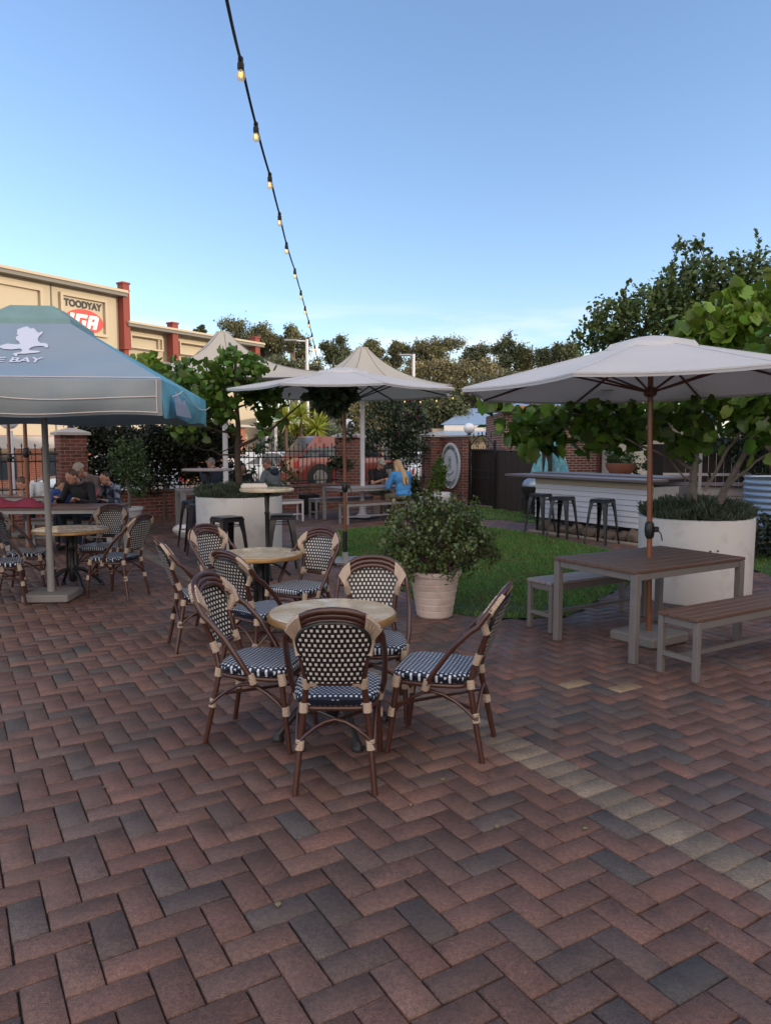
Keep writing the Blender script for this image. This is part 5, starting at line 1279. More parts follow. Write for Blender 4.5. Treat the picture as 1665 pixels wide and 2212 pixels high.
tree('potted_shrub', (6.1, 19.2, 1.2), ([(0, 0, 0), (0, 0, .2)], .02, .01), [], [((0, 0, .22), (.40, .35, .20)), ((.5, 0, -.05), (.25, .2, .25))], 1400, .07, 'leaf_mid', 'oval', 'leafy plant spilling out of the terracotta bowl', 'shrub', seed=71)
# cottage behind the sign wall
t = thing('cottage', (3.2, 44, 0), 0, 'small cottage with blue grey hipped roof behind the sign wall', 'building')
m = MB(); m.box((2.4, 2.6, 1.4), (5.6, 4.6, 2.8)); m.build('wall', 'cream_wall', t)
m = MB(); m.add([(.05, -.2, 3.02), (5.6, -.2, 3.02), (5.6, 5, 3.02), (.05, 5, 3.02), (1.95, 2.4, 4.1), (3.1, 2.4, 4.1)], [(0, 1, 5, 4), (1, 2, 5), (2, 3, 4, 5), (3, 0, 4), (3, 2, 1, 0)]); m.build('roof', 'roof_blue', t)
m = MB(); m.box((2.9, -.1, 2.83), (5.3, .1, .34)); m.build('fascia', 'fascia', t)
m = MB(); m.add([(.15, -.2, 2.66), (5.8, -.2, 2.66), (5.8, -1.4, 2.42), (-1.2, -1.4, 2.42), (.15, -.2, 2.60), (5.8, -.2, 2.60), (5.8, -1.4, 2.36), (-1.2, -1.4, 2.36)], [(0, 3, 2, 1), (4, 5, 6, 7), (3, 7, 6, 2), (0, 4, 7, 3)]); m.build('verandah_roof', 'roof_blue', t)
for x in (0, 1.5, 3.2, 4.6): m = MB(); m.box((x, -1.3, 1.18), (.28, .28, 2.36)); m.build('column', 'cream_wall', t)
V, F = text_mesh('COTTAGE', .26, True, 1.1); m = MB(); m.add([(2.55 + v[0], -.155, 2.76 + v[1] * .9) for v in V], F); m.build('lettering', 'grey_trim', t)

# right side: low grey slatted deck, corrugated tank, dark fence, brick
t = thing('garden_wall', (4.6, 13.6, 0), R(-14), 'low grey plank wall behind the right planter', 'wall'); m = MB(); [m.box((1.6, 0, .12 + k * .16), (3.6, .04, .15)) for k in range(6)]; m.build('planks', 'decking_grey', t); m = MB(); m.box((1.6, .05, 1.05), (3.7, .3, .05)); m.build('cap', 'bar_top', t)
t = thing('corrugated_tank', (6.6, 12.2, 0), 0, 'round corrugated steel tank at the right edge', 'tank'); m = MB(); prof = []
for k in range(49): prof.append((.62 + .014 * math.cos(k * math.pi / 2), .05 + k * .0245))
m.lathe(prof, n=48, caps=False); m.build('shell', 'galv', t, smooth=60); m = MB(); m.lathe([(.6, 1.2), (0, 1.2)], n=24, caps=False); m.build('soil', 'soil', t)
t = thing('timber_fence', (6.3, 16.8, 0), R(-12), 'dark board fence under the trees at right', 'fence'); m = MB(); [m.box((.08 + k * .16, 0, .95), (.15, .025, 1.9)) for k in range(30)]; m.build('boards', 'old_wood', t); m = MB(); m.box((2.4, -.02, 1.1), (4.8, .05, .06)); m.build('rail', 'fascia', t)
o_ = (8.5, 15.2); tree('garden_shrub', (*o_, 0), ([(0, 0, 0), (0, 0, 1.4)], .08, .04), [], [((0, 0, 1.5), (1.2, .8, .8)), ((-1.2, .3, 2.2), (.8, .8, .7)), ((.3, 0, 2.9), (1.3, .9, .8))], 6500, .10, 'leaf_dark', 'oval', 'dense dark shrub behind the corrugated tank', 'shrub', seed=73)
t = thing('street_sign_pole', (5.4, 12.7, 0), 0, 'slim grey post standing behind the right planter', 'post'); m = MB(); m.tube([(0, 0, 0), (0, 0, 1.9)], .03, 8); m.build('pole', 'grey_pole', t)

# ================================================================== SUPERMARKET
d2 = Vector((math.sin(R(34)), math.cos(R(34)), 0)); B1 = Vector((-12.5, 36, 0)); an = math.atan2(d2.y, d2.x)
t = thing('supermarket_building', B1, an, 'sunlit cream supermarket building with red pilasters and oval sign at left', 'building')
# local x runs along the facade away from the viewer, y into the building
HT = 8.83; HL = 7.47; LF = 9.3
m = MB(); m.box((-14, 5.15, HT / 2), (27.6, 10, HT)); m.build('wall', 'cream_wall', t)
m = MB(); m.box((LF / 2 + .0, 5.15, HL / 2), (LF, 9.6, HL)); m.build('wall', 'cream_wall', t)
def frame(x0, x1, z0, z1, w_=.28, dep=.12):
    m = MB(); m.box(((x0 + x1) / 2, .09, z1 + w_ / 2), (x1 - x0 + 2 * w_, dep + .06, w_)); m.box(((x0 + x1) / 2, .09, z0 - w_ / 2), (x1 - x0 + 2 * w_, dep + .06, w_))
    m.box((x0 - w_ / 2, .09, (z0 + z1) / 2), (w_, dep + .06, z1 - z0)); m.box((x1 + w_ / 2, .09, (z0 + z1) / 2), (w_, dep + .06, z1 - z0)); m.build('panel_frame', 'cream_trim', t)
frame(-3.12, -1.0, 6.95, 8.42, .13); frame(-12, -4.2, 6.6, 8.42, .16)
frame(.45, 2.25, 6.58, 7.10, .07); frame(3.45, 5.9, 6.58, 7.10, .07)
m = MB(); m.box((-3.62, .13, 5.6), (.05, .04, 6.4)); m.build('joint', 'grey_trim', t)
m = MB(); m.box((-14, .0, HT + .06), (28, .7, .16)); m.build('parapet', 'grey_trim', t); m = MB(); m.box((-14, -.02, HT + .2), (28, .8, .12)); m.build('parapet_cap', 'cream_trim', t)
m = MB(); m.box((LF / 2, .0, HL + .06), (LF, .7, .14)); m.build('parapet', 'grey_trim', t); m = MB(); m.box((LF / 2, -.02, HL + .18), (LF, .8, .1)); m.build('parapet_cap', 'cream_trim', t)
m = MB(); m.box((LF / 2, .06, 5.95), (LF, .25, .12)); m.build('ledge', 'grey_trim', t)
for x, z0, z1, nm in ((.0, 6.35, 9.42, ''), (2.9, 5.85, 7.95, ''), (8.85, 5.85, 7.95, '')):
    m = MB(); m.box((x, -.03, (z0 + z1) / 2), (.36, .42, z1 - z0)); m.box((x, -.03, z1 + .04), (.44, .50, .08)); m.box((x, -.03, z1 - .3), (.40, .46, .06)); m.box((x, -.03, z0 + .05), (.42, .48, .08)); m.build('pilaster', 'red_pillar', t)
m = MB(); m.box((.0, .0, 5.2), (.24, .3, 2.3)); m.build('pilaster', 'red_pillar', t)
def sf(x, z, off=.0): return (x, .137 - off, z)
V, F = text_mesh('TOODYAY', 1.0, .05, 1.0); xs = [v[0] for v in V]; x0, x1 = min(xs), max(xs)
m = MB(); m.add([sf(-3.02 + (v[0] - x0) / (x1 - x0) * 1.93, 8.02 + v[1] * .42, .012) for v in V], F); m.build('lettering', 'sign_black', t)
m = MB(); m.prism([(-2.03 + .97 * math.cos(2 * math.pi * k / 48), 7.42 + .54 * math.sin(2 * math.pi * k / 48)) for k in range(48)], .0, .03, lambda u, v, w_: sf(u, v, w_)); ov = m.build('oval_sign', 'sign_red', t)
sh = .32
def gl(poly, ox): 
    m = MB(); import mathutils
    tess = mathutils.geometry.tessellate_polygon([[Vector((x, y, 0)) for x, y in poly]])
    m.add([sf(-2.08 + (ox + x + y * sh) * .46, 7.42 + y * .50, .036) for x, y in poly], [tuple(q) for q in tess]); m.build('letter', 'sign_white', ov)
gl([(-1.60, -.62), (-1.15, -.62), (-1.15, .62), (-1.60, .62)], .0)
gl([(-.95, -.62), (.28, -.62), (.28, .08), (-.20, .08), (-.20, -.14), (-.10, -.14), (-.10, -.30), (-.50, -.30), (-.50, .30), (.28, .30), (.28, .62), (-.95, .62)], .0)
gl([(.46, -.62), (.88, -.62), (.88, -.25), (1.15, -.25), (1.15, -.62), (1.58, -.62), (1.58, .45), (1.40, .62), (.46, .62), (.46, .061), (.88, .061), (.88, .32), (1.15, .32), (1.15, .06), (.46, .059)], .0)
# lower storey in brick with windows, seen below the parasols
m = MB(); m.box((-2, -1.4, 1.9), (12, .2, .5)); m.build('awning', 'cap_stone', t)
m = MB(); m.box((-6, -.05, 1.1), (18, .25, 2.2)); m.build('shopfront', 'brick_orange', t)
for k in range(5): m = MB(); m.box((-13 + k * 3.2, -.2, 1.1), (1.8, .06, 1.5)); m.build('shop_window', 'glass_dark', t)
m = MB(); m.box((3.6, -2.2, 1.35), (4.0, .3, 2.7)); m.build('porch_wall', 'brick_orange', t)
for k in range(2): m = MB(); m.box((2.7 + k * 1.9, -2.38, 1.5), (1.0, .06, .9)); m.build('shop_window', 'fascia', t)
m = MB(); m.box((3.6, -2.0, 2.8), (4.6, 1.6, .12)); m.build('porch_roof', 'cap_stone', t)
# carport with green roof
t = thing('carport', (-6.7, 42.0, 0), R(8), 'green roofed carport on white posts beyond the fence', 'carport')
m = MB(); m.add([(-.3, 0, 3.25), (3.3, 0, 3.0), (3.3, 5, 3.0), (-.3, 5, 3.25), (-.3, 0, 3.45), (3.3, 0, 3.2), (3.3, 5, 3.3), (-.3, 5, 3.55)], [(3, 2, 1, 0), (4, 5, 6, 7), (0, 1, 5, 4), (1, 2, 6, 5), (3, 0, 4, 7), (2, 3, 7, 6)]); m.build('roof', 'green_roof', t)
m = MB(); m.box((1.5, -.04, 3.08), (3.6, .08, .12), rot=Euler((0, R(4), 0)).to_matrix()); m.build('gutter', 'white_pole', t)
for x in (.0, .5, 2.9): m = MB(); m.box((x, .1, 1.55), (.16, .16, 3.1)); m.build('post', 'white_pole', t)

# street lamps
def street_lamp(px, pyt, y, arm, lab):
    p = P(px, pyt, y=y); t = thing('street_lamp', (p.x, p.y, 0), 0, lab, 'street lamp', 'street lamps beyond the fence')
    m = MB(); m.tube([(0, 0, 0), (0, 0, p.z)], [.12, .09], 10); m.build('pole', 'white_pole', t, smooth=60); m = MB(); m.tube([(0, 0, p.z - .12), (arm, 0, p.z - .05)], .05, 8); m.build('arm', 'white_pole', t)
    m = MB(); m.box((arm, 0, p.z - .06), (.8, .28, .12), bev=.04); m.build('lamp_head', 'grey_metal', t)
street_lamp(663, 733, 46, -1.0, 'tall street lamp left of the middle parasol'); street_lamp(893, 765, 46, -.5, 'tall street lamp right of the middle parasol peak')
t = thing('post_lamp', (-8.9, 17.6, 0), 0, 'pale post with round top at the far left edge', 'post'); m = MB(); m.tube([(0, 0, 0), (0, 0, 2.1)], .07, 10); m.build('pole', 'white_pole', t); m = MB(); m.ball((0, 0, 2.35), .22, 14); m.build('globe', 'globe', t, smooth=80)

# ================================================================== CARS
def car(name, loc, rz, L, W, H, prof, cab, paint, lab, wheel=.33, z0=0):
    """prof: belt-line stations (x, z, halfwidth factor); cab: roof stations (x, z, hw)"""
    t = thing(name, (*loc, z0), rz, lab, 'car', 'parked cars beyond the fence'); hw = W / 2
    m = MB(); n = len(prof); sec = []
    for x, z, k in prof: sec.append([(x, -hw * k * .94, .22), (x, -hw * k, .45), (x, -hw * k * .98, z * .82), (x, -hw * k * .90, z), (x, hw * k * .90, z), (x, hw * k * .98, z * .82), (x, hw * k, .45), (x, hw * k * .94, .22)])
    vs = [q for s_ in sec for q in s_]; fs = [(i * 8 + j, i * 8 + (j + 1) % 8, (i + 1) * 8 + (j + 1) % 8, (i + 1) * 8 + j) for i in range(n - 1) for j in range(8)] + [tuple(reversed(range(8))), tuple(range((n - 1) * 8, n * 8))]
    m.add(vs, fs); body = m.build('body', paint, t, smooth=40)
    m = MB(); zb = cab[0][1]; n = len(cab); vs = []
    for x, z, k in cab:
        vs += [(x, -hw * (.90 if z == zb else k), z), (x, hw * (.90 if z == zb else k), z)]
    # greenhouse as closed prism
    top = [q for q in cab]
    m.add(vs, [(2 * i, 2 * i + 2, 2 * i + 3, 2 * i + 1) for i in range(n - 1)] + [tuple(range(0, 2 * n, 2))[::-1], tuple(range(1, 2 * n, 2))]); m.build('greenhouse', paint, t, smooth=35)
    # side glass: inset copy of the cabin outline
    cx = sum(c[0] for c in cab) / n; zc_ = (zb + max(c[1] for c in cab)) / 2
    for s_ in (-1, 1):
        for (xa, xb) in ((cab[0][0], cx - .04), (cx + .04, cab[-1][0])):
            poly = []
            zt = max(c[1] for c in cab)
            fr = [c for c in cab]
            def xat(z, side):
                a_, b_ = (cab[0], cab[1]) if side == 0 else (cab[-1], cab[-2]); f = (z - a_[1]) / (b_[1] - a_[1]); return a_[0] + (b_[0] - a_[0]) * f
            zl, zh = zb + .05, zt - .10
            if xa == cab[0][0]: poly = [(xat(zl, 0) + .10, zl), (xb, zl), (xb, zh), (xat(zh, 0) + .09, zh)]
            else: poly = [(xa, zl), (xat(zl, 1) - .10, zl), (xat(zh, 1) - .09, zh), (xa, zh)]
            kk = lambda z: hw * (.90 + (cab[1][2] - .90) * (z - zb) / (cab[1][1] - zb)) + .006
            m = MB(); m.add([(x, s_ * kk(z), z) for x, z in poly], [(0, 1, 2, 3) if s_ < 0 else (3, 2, 1, 0)]); m.build('side_window', 'glass_dark', body)
    for (a_, b_) in ((cab[0], cab[1]), (cab[-2], cab[-1])):
        p0 = Vector((a_[0], 0, a_[1])); p1 = Vector((b_[0], 0, b_[1])); dn = (p1 - p0); nr = Vector((-dn.z, 0, dn.x)).normalized() * .008
        if nr.z < 0: nr = -nr
        qa, qb = p0.lerp(p1, .08), p0.lerp(p1, .9); wa = hw * .80; wb = hw * .74
        if a_[1] > b_[1]: wa, wb = wb, wa
        m = MB(); m.add([qa + nr + Vector((0, -wa, 0)), qb + nr + Vector((0, -wb, 0)), qb + nr + Vector((0, wb, 0)), qa + nr + Vector((0, wa, 0))], [(0, 1, 2, 3)]); m.build('windscreen', 'glass_blue', body)
    for x in (L * .19 - L / 2, L * .81 - L / 2):
        for s_ in (-1, 1):
            mt_ = Matrix.Rotation(math.pi / 2, 3, 'X'); m = MB(); yo = s_ * (hw - .10)
            def ring_(mb, prof_):
                vv = [(x + r_ * math.cos(2 * math.pi * k / 24), yo + s_ * q, wheel + r_ * math.sin(2 * math.pi * k / 24)) for r_, q in prof_ for k in range(24)]
                ff = [(i * 24 + k, i * 24 + (k + 1) % 24, (i + 1) * 24 + (k + 1) % 24, (i + 1) * 24 + k) for i in range(len(prof_) - 1) for k in range(24)]; mb.add(vv, ff + [tuple(range((len(prof_) - 1) * 24, len(prof_) * 24))])
            ring_(m, [(wheel * 1.14, -.02), (wheel * 1.14, .095), (wheel, .10)]); m.build('wheel_arch', 'tyre', body)
            m = MB(); ring_(m, [(wheel * .9, -.1), (wheel, -.08), (wheel, .11), (wheel * .9, .125), (wheel * .64, .12)]); tw = m.build('wheel', 'tyre', t, smooth=40)
            m = MB(); ring_(m, [(wheel * .62, .124), (wheel * .6, .135), (wheel * .2, .128)])
            m.build('rim', 'rim_alloy', tw)
    for s_ in (-1, 1):
        m = MB(); m.box((-L / 2 + .05, s_ * hw * .74, prof[1][1] * .80), (.14, .26, .16), bev=.03); m.build('headlight', 'fascia', body)
        m = MB(); m.box((L / 2 - .03, s_ * hw * .80, prof[-2][1] * .78), (.10, .20, .26), bev=.03); m.build('tail_light', 'tail_red', body)
    return t
sedan = lambda L: [(-L / 2, .55, .78), (-L / 2 + .15, .68, .93), (-L / 2 + 1.1, .82, 1), (0, .92, 1), (L / 2 - .7, .95, .98), (L / 2 - .1, .86, .92), (L / 2, .70, .84)]
car('parked_car', (-4.75, 32.0), R(172), 4.4, 1.85, 1.55, sedan(4.4), [(-1.05, .93, .9), (-.35, 1.52, .72), (1.0, 1.55, .72), (2.05, .96, .9)], 'car_white', 'white car parked beyond the fence, seen over the dark haired woman', .34)
suv = [(-2.2, .62, .80), (-2.05, .82, .95), (-1.15, 1.02, 1), (0, 1.10, 1), (1.6, 1.12, 1), (2.1, 1.10, .95), (2.2, .6, .9)]
car('parked_car', (-1.55, 27.8), R(208), 4.5, 2.0, 1.85, [(-2.25, .66, .80), (-2.1, .90, .95), (-1.2, 1.06, 1), (0, 1.13, 1), (1.6, 1.15, 1), (2.15, 1.12, .95), (2.25, .65, .9)], [(-1.25, 1.10, .9), (-.6, 1.82, .78), (1.5, 1.88, .78), (2.15, 1.12, .9)], 'car_red', 'orange red four wheel drive parked left of the middle brick pier', .42, .22)
car('parked_car', (1.2, 34.2), R(8), 4.7, 1.9, 1.5, sedan(4.7), [(-1.0, .93, .9), (-.2, 1.50, .72), (1.1, 1.50, .72), (1.9, .96, .9)], 'car_silver', 'pale silver car behind the capped man', .34)
car('parked_car', (3.5, 32.0), R(176), 4.6, 1.85, 1.45, sedan(4.6), [(-.9, .93, .9), (-.1, 1.42, .72), (1.2, 1.42, .72), (2.0, .96, .9)], 'car_white', 'white car whose long bonnet shows beside the sign wall', .33)
car('parked_car', (-9.2, 24.5), R(30), 4.5, 1.85, 1.5, sedan(4.5), [(-1.05, .93, .9), (-.35, 1.48, .72), (1.0, 1.5, .72), (2.05, .96, .9)], 'car_silver', 'pale car glimpsed behind the left brick pier', .34)

# ================================================================== HEDGE AND BACKGROUND TREES
def shrub(name, loc, blobs, n, size, m_, lab, shape='oval', cat='shrub', seed=1, trunk=None, up=.3, upb=0, subr=.22, shell=.6, group=None, barkm='bark'):
    return tree(name, (*loc, 0), (trunk or [(0, 0, 0), (0, 0, .6)], .05, .02), [], blobs, n, size, m_, shape, lab, cat, group, seed=seed, up=up, upb=upb, subr=subr, shell=shell, barkm=barkm)
o_ = (-5.2, 17.35)
hb = []
for px in range(200, 490, 26):
    hb.append((rel2(px, 1000 - (px % 3) * 6, 17.0 + (px - 200) * .005, o_), (.42, .38, .70))); hb.append((rel2(px, 945 + (px % 5) * 4, 17.1, o_), (.38, .35, .36)))
shrub('hedge', o_, hb, 26000, .075, 'leaf_hedge', 'dense dark hedge along the brick wall behind the left tables', seed=81, shell=.5, cat='hedge')
shrub('garden_shrub', (-3.2, 18.6), [((-.2, 0, 1.45), (.40, .4, .40)), ((.5, .2, 1.0), (.5, .4, .4)), ((.2, 0, 1.9), (.3, .3, .25))], 420, .09, 'leaf_mid', 'loose green shrub on the fence behind the seated pair', seed=82)
o_ = (.1, 22.6)
shrub('climbing_shrub', o_, [(rel2(745, 965, 20.9, o_), (.16, .2, .55)), (rel2(760, 920, 20.9, o_), (.12, .15, .35)), (rel2(735, 1000, 20.9, o_), (.4, .2, .2)), (rel2(860, 930, 22.5, o_), (.6, .5, .6)), (rel2(830, 880, 22.5, o_), (.5, .5, .5)), (rel2(880, 970, 22.3, o_), (.6, .4, .5)), (rel2(800, 960, 22, o_), (.35, .4, .5)), (rel2(900, 890, 22.8, o_), (.35, .4, .5)), (rel2(870, 1045, 22.2, o_), (.5, .3, .4)), (rel2(900, 1075, 22.0, o_), (.3, .3, .3))], 6500, .095, 'leaf_dark', 'dark straggly shrub climbing the fence between the pier and the sign wall', seed=83, shell=.2, subr=.35)
o_ = (5.75, 11.4)
shrub('garden_shrub', o_, [((0, 0, .35), (.5, .4, .30)), ((.5, .2, .45), (.5, .4, .35)), ((-.35, -.1, .22), (.3, .3, .2))], 2600, .07, 'leaf_hedge', 'low dark shrub before the corrugated tank', seed=87)
o_ = (1.0, 24)
shrub('flowering_shrub', o_, [(rel2(885, 900, 24, o_), (.25, .2, .16)), (rel2(898, 875, 24, o_), (.15, .2, .22)), (rel2(870, 935, 24, o_), (.2, .2, .1)), (rel2(768, 945, 21.0, o_), (.05, .1, .05)), (rel2(910, 905, 24, o_), (.15, .2, .2))], 260, .09, 'flower_pink', 'pink bougainvillea flowers above the fence', seed=84, shell=.2)
shrub('garden_shrub', (-4.9, 43), [((0, 0, 1.9), (1.5, .8, 1.2)), ((1.6, 0, 1.7), (1.2, .8, 1.2))], 6000, .14, 'leaf_mid', 'clipped green shrub below the yellow yuccas', seed=85)
rr = np.random.default_rng(86)
for i, (px, py, s_) in enumerate(((617, 905, .75), (650, 895, .65), (685, 925, .8), (640, 930, .5), (672, 958, .6))):
    p = P(px, py, y=40.0 + i * .3); t = thing('yucca', (p.x, p.y, 0), 0, ['yellow green yucca, leftmost of the cluster by the carport post', 'yellow green yucca standing highest in its cluster', 'yellow green yucca at the right of its cluster', 'short yellow yucca low in the middle of its cluster', 'lowest yucca beside the middle brick pier'][i], 'yucca', 'yellow green yuccas beyond the fence')
    m = MB(); m.tube([(0, 0, 0), (0, 0, p.z)], [.12, .09], 8); m.build('trunk', 'bark', t); d_ = rdirs(110, rr, .35); leaves('crown', np.tile([0, 0, p.z], (110, 1)) + d_ * .03, d_, rr.uniform(.6, 1.1, 110) * s_ * 1.35, 'leaf_yucca', t, 'spike', up=.3, width=1.3)

def gum(px, py, y, wpx, hpx, m_, lab, seed, n=2600, flat=.8, sz=.30):
    """eucalypt: crown top at pixel row py, crown about wpx wide and hpx tall at distance y"""
    rr = np.random.default_rng(seed); top = P(px, py, y=y); k = y / FP; W = wpx * k; Hh = hpx * k; gz = max(0, min(6, (y - 62) * .12)); o_ = (top.x, y)
    bl = []; nb = 9 + int(W)
    for _ in range(nb):
        a_ = rr.uniform(-.5, .5); hgt = rr.uniform(0, 1) ** .8; bl.append(((a_ * W * .95, rr.normal(0, W * .15), top.z - Hh * .16 - hgt * Hh * .75 - abs(a_) * Hh * .3), (W * rr.uniform(.10, .20), W * .16, Hh * rr.uniform(.10, .2))))
    lb = []
    for b in bl[:8]:
        a0 = Vector((0, 0, gz + (top.z - gz) * rr.uniform(.25, .5))); c = Vector(b[0]); pts = [a0, a0.lerp(c, .4) + Vector((0, 0, -.3)), c]; lb.append((pts, .10, .03))
    return tree('eucalyptus_tree', (*o_, 0), ([(0, 0, gz - .5), (.2, 0, gz + (top.z - gz) * .4), (-.1, 0, top.z - Hh * .5), (0, 0, top.z - Hh * .2)], .22, .06), lb, bl, n, sz, m_, 'oval', lab, 'tree', 'trees beyond the street', seed=seed, up=.05, down=.6, subr=.42, shell=.3, barkm='bark_pale', width=.75)
GT = [(515, 683, 66, 120, 75, 'leaf_gum', 'wide flat crowned gum tree above the supermarket roof end', 1), (575, 700, 68, 70, 70, 'leaf_gum', 'gum tree drooping just right of the red roof pilaster', 2),
      (632, 690, 64, 60, 85, 'leaf_gum', 'slender gum tree behind the left street lamp', 3), (720, 718, 66, 62, 60, 'leaf_gum_dark', 'rounded gum tree right of the string of lights', 4),
      (790, 728, 68, 70, 60, 'leaf_gum', 'gum tree rising over the middle tent peak', 5), (850, 730, 70, 70, 60, 'leaf_gum', 'small gum tree left of the broad gold crown', 6), (940, 716, 68, 110, 70, 'leaf_gum', 'broad golden gum crown above the right street lamp', 7),
      (1035, 724, 64, 80, 80, 'leaf_gum_dark', 'dark gum tree right of the broad golden crown', 8), (1100, 712, 60, 60, 90, 'leaf_gum_dark', 'open airy gum tree with thin top', 9), (1150, 728, 60, 55, 80, 'leaf_gum', 'thin gum tree with sky showing through', 10), (1205, 718, 58, 70, 90, 'leaf_gum_dark', 'gum tree left of the evergreen with upright shoots', 11), (433, 700, 72, 20, 20, 'leaf_gum_dark', 'tiny tree top over the supermarket roof', 12)]
for (px, py, y, wpx, hpx, m_, lab, sd) in GT: gum(px, py, y, wpx, hpx, m_, lab, sd, n=4500 + wpx * 45, sz=.19)
# lower golden scrub trees in front
LT = [(590, 761, 58, 121, 80, 'leaf_gum_dark'), (660, 766, 57, 121, 100, 'leaf_gum'), (735, 761, 58, 121, 90, 'leaf_gum_dark'), (820, 761, 56, 135, 100, 'leaf_gum'), (900, 758, 54, 121, 105, 'leaf_gold'), (955, 754, 54, 121, 110, 'leaf_gold'), (1010, 766, 52, 121, 110, 'leaf_gold'),
      (1075, 776, 50, 135, 105, 'leaf_gum'), (1140, 781, 50, 121, 105, 'leaf_gum'), (1200, 776, 48, 121, 110, 'leaf_gum_dark'), (760, 823, 50, 148, 70, 'leaf_gum'), (860, 828, 48, 162, 80, 'leaf_gum'), (960, 828, 46, 148, 80, 'leaf_gum_dark'), (1050, 833, 55, 148, 70, 'leaf_gum'), (700, 828, 50, 108, 80, 'leaf_gum_dark'), (1130, 838, 54, 135, 70, 'leaf_gum')]
names = ['behind the left tent parasol', 'below the left street lamp', 'behind the string of lights', 'behind the middle tent parasol', 'left of the right street lamp', 'just right of the right street lamp', 'golden, above the cottage side', 'above the cottage', 'left of the right parasol tip', 'behind the right parasol tip', 'low, under the middle parasol edge', 'low, right under the middle parasol', 'low, left of the cottage roof', 'low, beside the cottage roof', 'low, behind the yuccas', 'low, right of the cottage roof']
for i, (px, py, y, wpx, hpx, m_) in enumerate(LT): gum(px, py, y, wpx, hpx, m_, 'bushy hillside tree ' + names[i], 100 + i, n=10000, sz=.19)
o_ = (-1.3, 33); shrub('flowering_shrub', o_, [(rel2(790, 900, 33, o_), (1.0, .6, .9)), (rel2(830, 905, 33, o_), (.8, .6, .6)), (rel2(760, 930, 33, o_), (.6, .6, .5))], 1800, .15, 'leaf_gold', 'pale blossoming tree under the middle parasol', seed=88)

# ================================================================== STRING OF LIGHTS
SP = [(490, 0, 3.05), (520, 130, 3.8), (553, 270, 4.6), (583, 378, 5.45), (604, 463, 6.4), (619, 527, 7.35), (637, 583, 8.4), (650, 630, 9.5), (659, 664, 10.6), (667, 694, 11.8), (674, 722, 13.0), (680, 748, 14.4), (685, 775, 15.8), (690, 790, 17.0)]
pts = [P(x, y, y=d) for x, y, d in SP]
t = thing('cable', pts[-1], 0, 'black festoon cable rising from the middle parasol to the top of the view', 'cable')
full = [pts[0] + (pts[0] - pts[1]) * 2.2] + pts; path = []
for i in range(len(full) - 1):
    for q in range(6):
        f = q / 6; v = full[i].lerp(full[i + 1], f); v.z -= .012 * 4 * f * (1 - f) * (full[i + 1] - full[i]).length; path.append(v - pts[-1])
path.append(Vector((0, 0, 0))); m = MB(); m.tube(path, .0075, 6); m.build('wire', 'rubber', t, smooth=60)
def make_bulb(p, lab):
    t = thing('light_bulb', p, 0, lab, 'bulb', 'bulbs of the string of lights')
    t.scale = (.56, .56, .56)
    m = MB(); m.lathe([(.010, .035), (.024, .02), (.024, -.02), (.030, -.03), (.030, -.075), (.024, -.085)], n=14); m.build('socket', 'rubber', t, smooth=40)
    m = MB(); m.lathe([(.022, -.085), (.034, -.11), (.040, -.135), (.034, -.16), (.018, -.172), (0, -.176)], n=16, caps=False); m.build('bulb', 'bulb_clear', t, smooth=60)
    m = MB(); [m.tube([(s_ * .011, 0, -.095), (s_ * .013, 0, -.14)], .0045, 5) for s_ in (-1, 1)]; m.tube([(0, .01, -.095), (0, .012, -.14)], .0045, 5); m.build('filament', 'filament', t)
    return t
gm = bpy.data.materials.new('bulb_clear'); gm.use_nodes = True; nt = gm.node_tree; b_ = nt.nodes['Principled BSDF']; b_.inputs['Base Color'].default_value = (.95, .88, .7, 1); b_.inputs['Roughness'].default_value = .05
tr_ = N(nt, 'ShaderNodeBsdfTransparent'); tr_.inputs[0].default_value = (1, .93, .78, 1); ms = N(nt, 'ShaderNodeMixShader'); ms.inputs[0].default_value = .68; nt.links.new(b_.outputs[0], ms.inputs[1]); nt.links.new(tr_.outputs[0], ms.inputs[2]); nt.links.new(ms.outputs[0], nt.nodes['Material Output'].inputs[0]); MATS['bulb_clear'] = gm
ordn = ['nearest', 'second', 'third', 'fourth', 'fifth', 'sixth', 'seventh', 'eighth', 'ninth', 'tenth', 'eleventh', 'twelfth']
b0 = None
for i in range(12):
    lab = 'glowing bulb on the festoon cable, %s from the top of the view' % ordn[i].replace('nearest', 'first')
    if b0 is None: b0 = make_bulb(pts[1], lab)
    else: copy_tree(b0, pts[i + 1], (i * .7) % 3, lab)
# second, fainter string running to the right parasol
q0, q1 = P(700, 800, y=17.2), P(1110, 800, y=15); t = thing('cable', q1, 0, 'thin second light cable stretched behind the two pale parasols', 'cable'); pp = []
for i in range(25): f = i / 24; v = q0.lerp(q1, f); v.z -= 1.05 * 4 * f * (1 - f) * .55; pp.append(v)
m = MB(); m.tube([v - q1 for v in pp], .008, 5); m.build('wire', 'rubber', t)
for k, i in enumerate(range(9, 23, 2)): copy_tree(b0, pp[i] + Vector((0, 0, -.03)), 0, 'small bulb on the second cable, number %s from the middle parasol' % ['one', 'two', 'three', 'four', 'five', 'six', 'seven'][k], group='bulbs of the second string')

